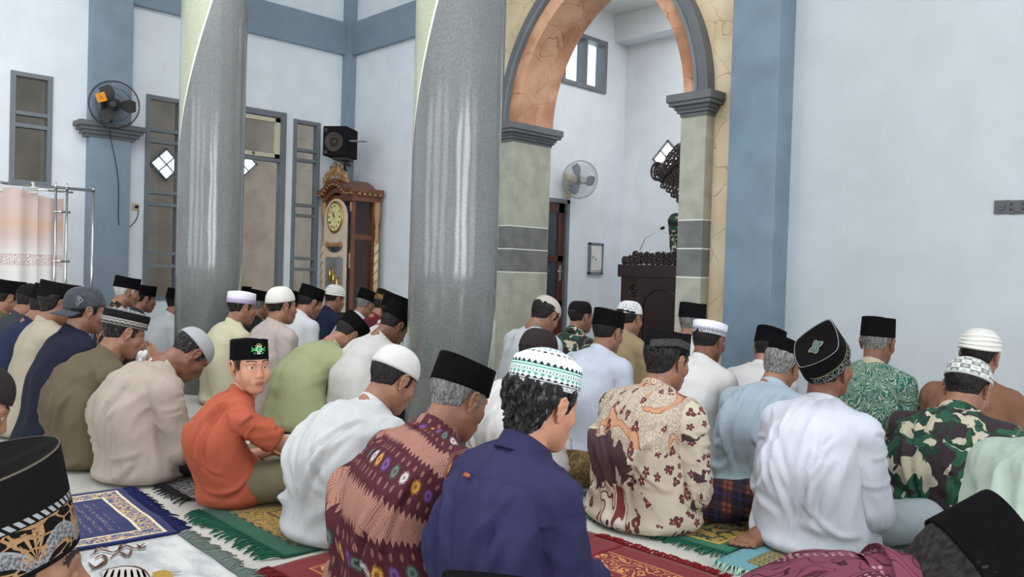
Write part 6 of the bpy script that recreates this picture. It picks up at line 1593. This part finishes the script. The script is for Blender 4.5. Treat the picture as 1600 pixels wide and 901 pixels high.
def rug(label, c0, c1, w, l, ang, kind, fr_col, z=.0, fr=(1, 1), fl=.06):
    """c0: centre; w across (local x), l along (local y); fringe at both ends along x edges"""
    root = empty('prayer_rug', (c0, c1, z), ang); tag(root, label, 'rug', 'prayer rugs on the floor')
    sd = int(abs(c0 * 100) + abs(c1 * 37)); rr = random.Random(sd)
    def fn(s_, t):
        x, y = (s_ - .5) * w, (t - .5) * l; edge = min(s_, 1 - s_, t, 1 - t)
        q = float(NZ(np.array([[x * 4 + sd, y * 4, 1.]]))[0]); q2 = float(NZ(np.array([[x * 13 + sd, y * 13, 1.]]))[0]); h = .007 + max(0, q) * .012 + q2 * .002
        x += float(NZ(np.array([[y * 3 + sd, 4.5, .5]]))[0]) * .02; return (x, y, max(.005, h)), (x, y, 0)
    o = grid_mesh('rug_cloth', fn, 36, 44, rug_mat('rug_' + kind + str(sd), kind, w, l), root); sm = o.modifiers.new('t', 'SOLIDIFY'); sm.thickness = .004; sm.offset = -1
    fm = plain('fringe_' + kind + str(sd), fr_col, .95)
    for sd_, on in ((-1, fr[0]), (1, fr[1])):
        if not on: continue
        b = MB(); nst = int(w / .011)
        for k in range(nst):
            x0 = -w / 2 + w * (k + .5) / nst; y0 = sd_ * l / 2; a = rr.gauss(0, .22) + .35 * math.sin(x0 * 14 + sd); L = fl * rr.uniform(.7, 1.15)
            tx = x0 + math.sin(a) * L; ty = y0 + sd_ * math.cos(a) * L; wd = .0042
            p0, p1, p2 = Vector((x0, y0 - sd_ * .004, .009)), Vector(((x0 + tx) / 2, (y0 + ty) / 2, .010 + rr.random() * .006)), Vector((tx, ty, .003 + rr.random() * .003)); b.tube([p0, p1, p2], [wd, wd, wd * .5], 4)
        b.build('fringe', fm, root)
    return root
def fl(px, py): p = onfloor(px, py); return p.x, p.y
# rugs lie with their long side along the prayer direction (+Y); the fringed ends at front and back

rug('blue prayer rug with gold border and white script, in front of the grey rug', -3.37, .90, .73, .68, -.06, 'blue', rgb(14, 24, 72), fr=(0, 1))
grey_rug = rug('grey and white prayer rug with a printed dome, script and green-grey fringe', -2.50, .68, .94, 1.02, -.03, 'grey', rgb(104, 116, 108), fr=(0, 1), fl=.07)
rug('green prayer rug with gold border partly under the white-shirted bowing man', -2.86, 1.95, .70, 1.14, .0, 'olive', rgb(20, 80, 60), fr=(1, 0), fl=.08)
rug('dark red prayer rug under the man in maroon songket batik', -2.15, 1.86, .64, 1.12, .02, 'red', rgb(104, 16, 26), fr=(1, 0))
rug('bright red prayer rug with gold scroll border between indigo and cream shirts', -1.70, 1.86, .58, 1.08, .0, 'red', rgb(124, 18, 30), fr=(0, 1), fl=.05)
rug('green prayer rug with yellow leaf border under the cream batik man', -1.93, 3.17, .72, 1.12, .03, 'green', rgb(18, 92, 70), fr=(1, 0), fl=.07)
rug('teal and black patterned prayer rug under the man in bright white shirt', -1.19, 3.08, .70, 1.12, .0, 'teal', rgb(160, 196, 176), fr=(1, 0), fl=.07)
rug('black prayer rug with pale lines under the taupe-shirted man', -3.62, 1.90, .55, .95, -.03, 'dark', rgb(22, 22, 26), fr=(1, 0), fl=.07)
rug('pink and cream flowered rug in front of the boy', -4.15, 2.35, .5, .6, .0, 'pink', rgb(40, 34, 40), fr=(0, 0))
rug('small red fringed rug under the man in olive brown shirt', -4.45, 1.85, .6, .95, .02, 'redplain', rgb(128, 26, 38), fr=(1, 0), fl=.05)
rug('green rug under the man in pale yellow shirt', -5.4, 3.15, .62, .95, .0, 'olive', rgb(22, 100, 72), fr=(1, 0), fl=.05)
rug('teal prayer rug under the soldier in large camouflage shirt', -1.12, 4.15, .62, 1.1, .0, 'teal', rgb(160, 196, 176), fr=(1, 0), fl=.05)

# the print on the grey rug: script strokes, a striped brown dome and a small gold dome (flat ink on the cloth)
m_ink, m_inkg, m_inkw = plain('brown_rug_ink', rgb(104, 70, 58), .95), plain('gold_rug_ink', rgb(176, 140, 66), .95), plain('pale_rug_ink', rgb(206, 198, 192), .95)
inv = grey_rug.matrix_basis.inverted()
def rp(px, py, z=.0165): q = inv @ onfloor(px, py, .0165); return Vector((q.x, q.y, z))
def stroke(b, pts, w0):
    P = smoothpath([rp(*p) for p in pts], 5); n = len(P)
    for i in range(n - 1):
        t = (P[i + 1] - P[i]); t.normalize(); nn = Vector((-t.y, t.x, 0)); a0 = w0 * (.35 + .65 * math.sin(math.pi * (i + .5) / n)); b.quad(P[i] - nn * a0, P[i + 1] - nn * a0, P[i + 1] + nn * a0, P[i] + nn * a0)
b = MB()
for pts in (((140, 868), (158, 858), (178, 862), (196, 852), (212, 856), (226, 848)), ((138, 878), (150, 886), (166, 876), (160, 866), (148, 872)), ((172, 872), (186, 862), (200, 868), (206, 858)), ((142, 890), (156, 882), (162, 876)), ((186, 858), (190, 850), (198, 850)), ((214, 850), (222, 856), (228, 852)), ((148, 862), (154, 854), (168, 856))): stroke(b, pts, .0055)
b.build('printed_script', m_ink, grey_rug)
b = MB(); b.bm.faces.new([b.bm.verts.new(rp(*p)) for p in ((160, 900), (158, 890), (176, 887), (194, 884), (212, 885), (224, 890), (232, 900), (238, 915), (160, 918))]); dm = b.build('printed_dome', m_inkw, grey_rug)
b = MB()
for x in (160, 172, 184, 196, 208, 220, 230): stroke(b, ((x, 912), (x + (x - 196) * -.10, 900), (196 + (x - 196) * .75, 889)), .004)
stroke(b, ((158, 891), (176, 887), (194, 884), (212, 885), (226, 891), (234, 901)), .005); b.build('dome_rib', m_ink, dm)
b = MB(); b.bm.faces.new([b.bm.verts.new(rp(*p)) for p in ((240, 903), (238, 894), (248, 891), (258, 890), (268, 893), (272, 903))]); gd = b.build('printed_gold_dome', m_inkg, grey_rug)
b = MB(); stroke(b, ((268, 893), (276, 893), (284, 892)), .003); b.build('finial', m_ink, gd)
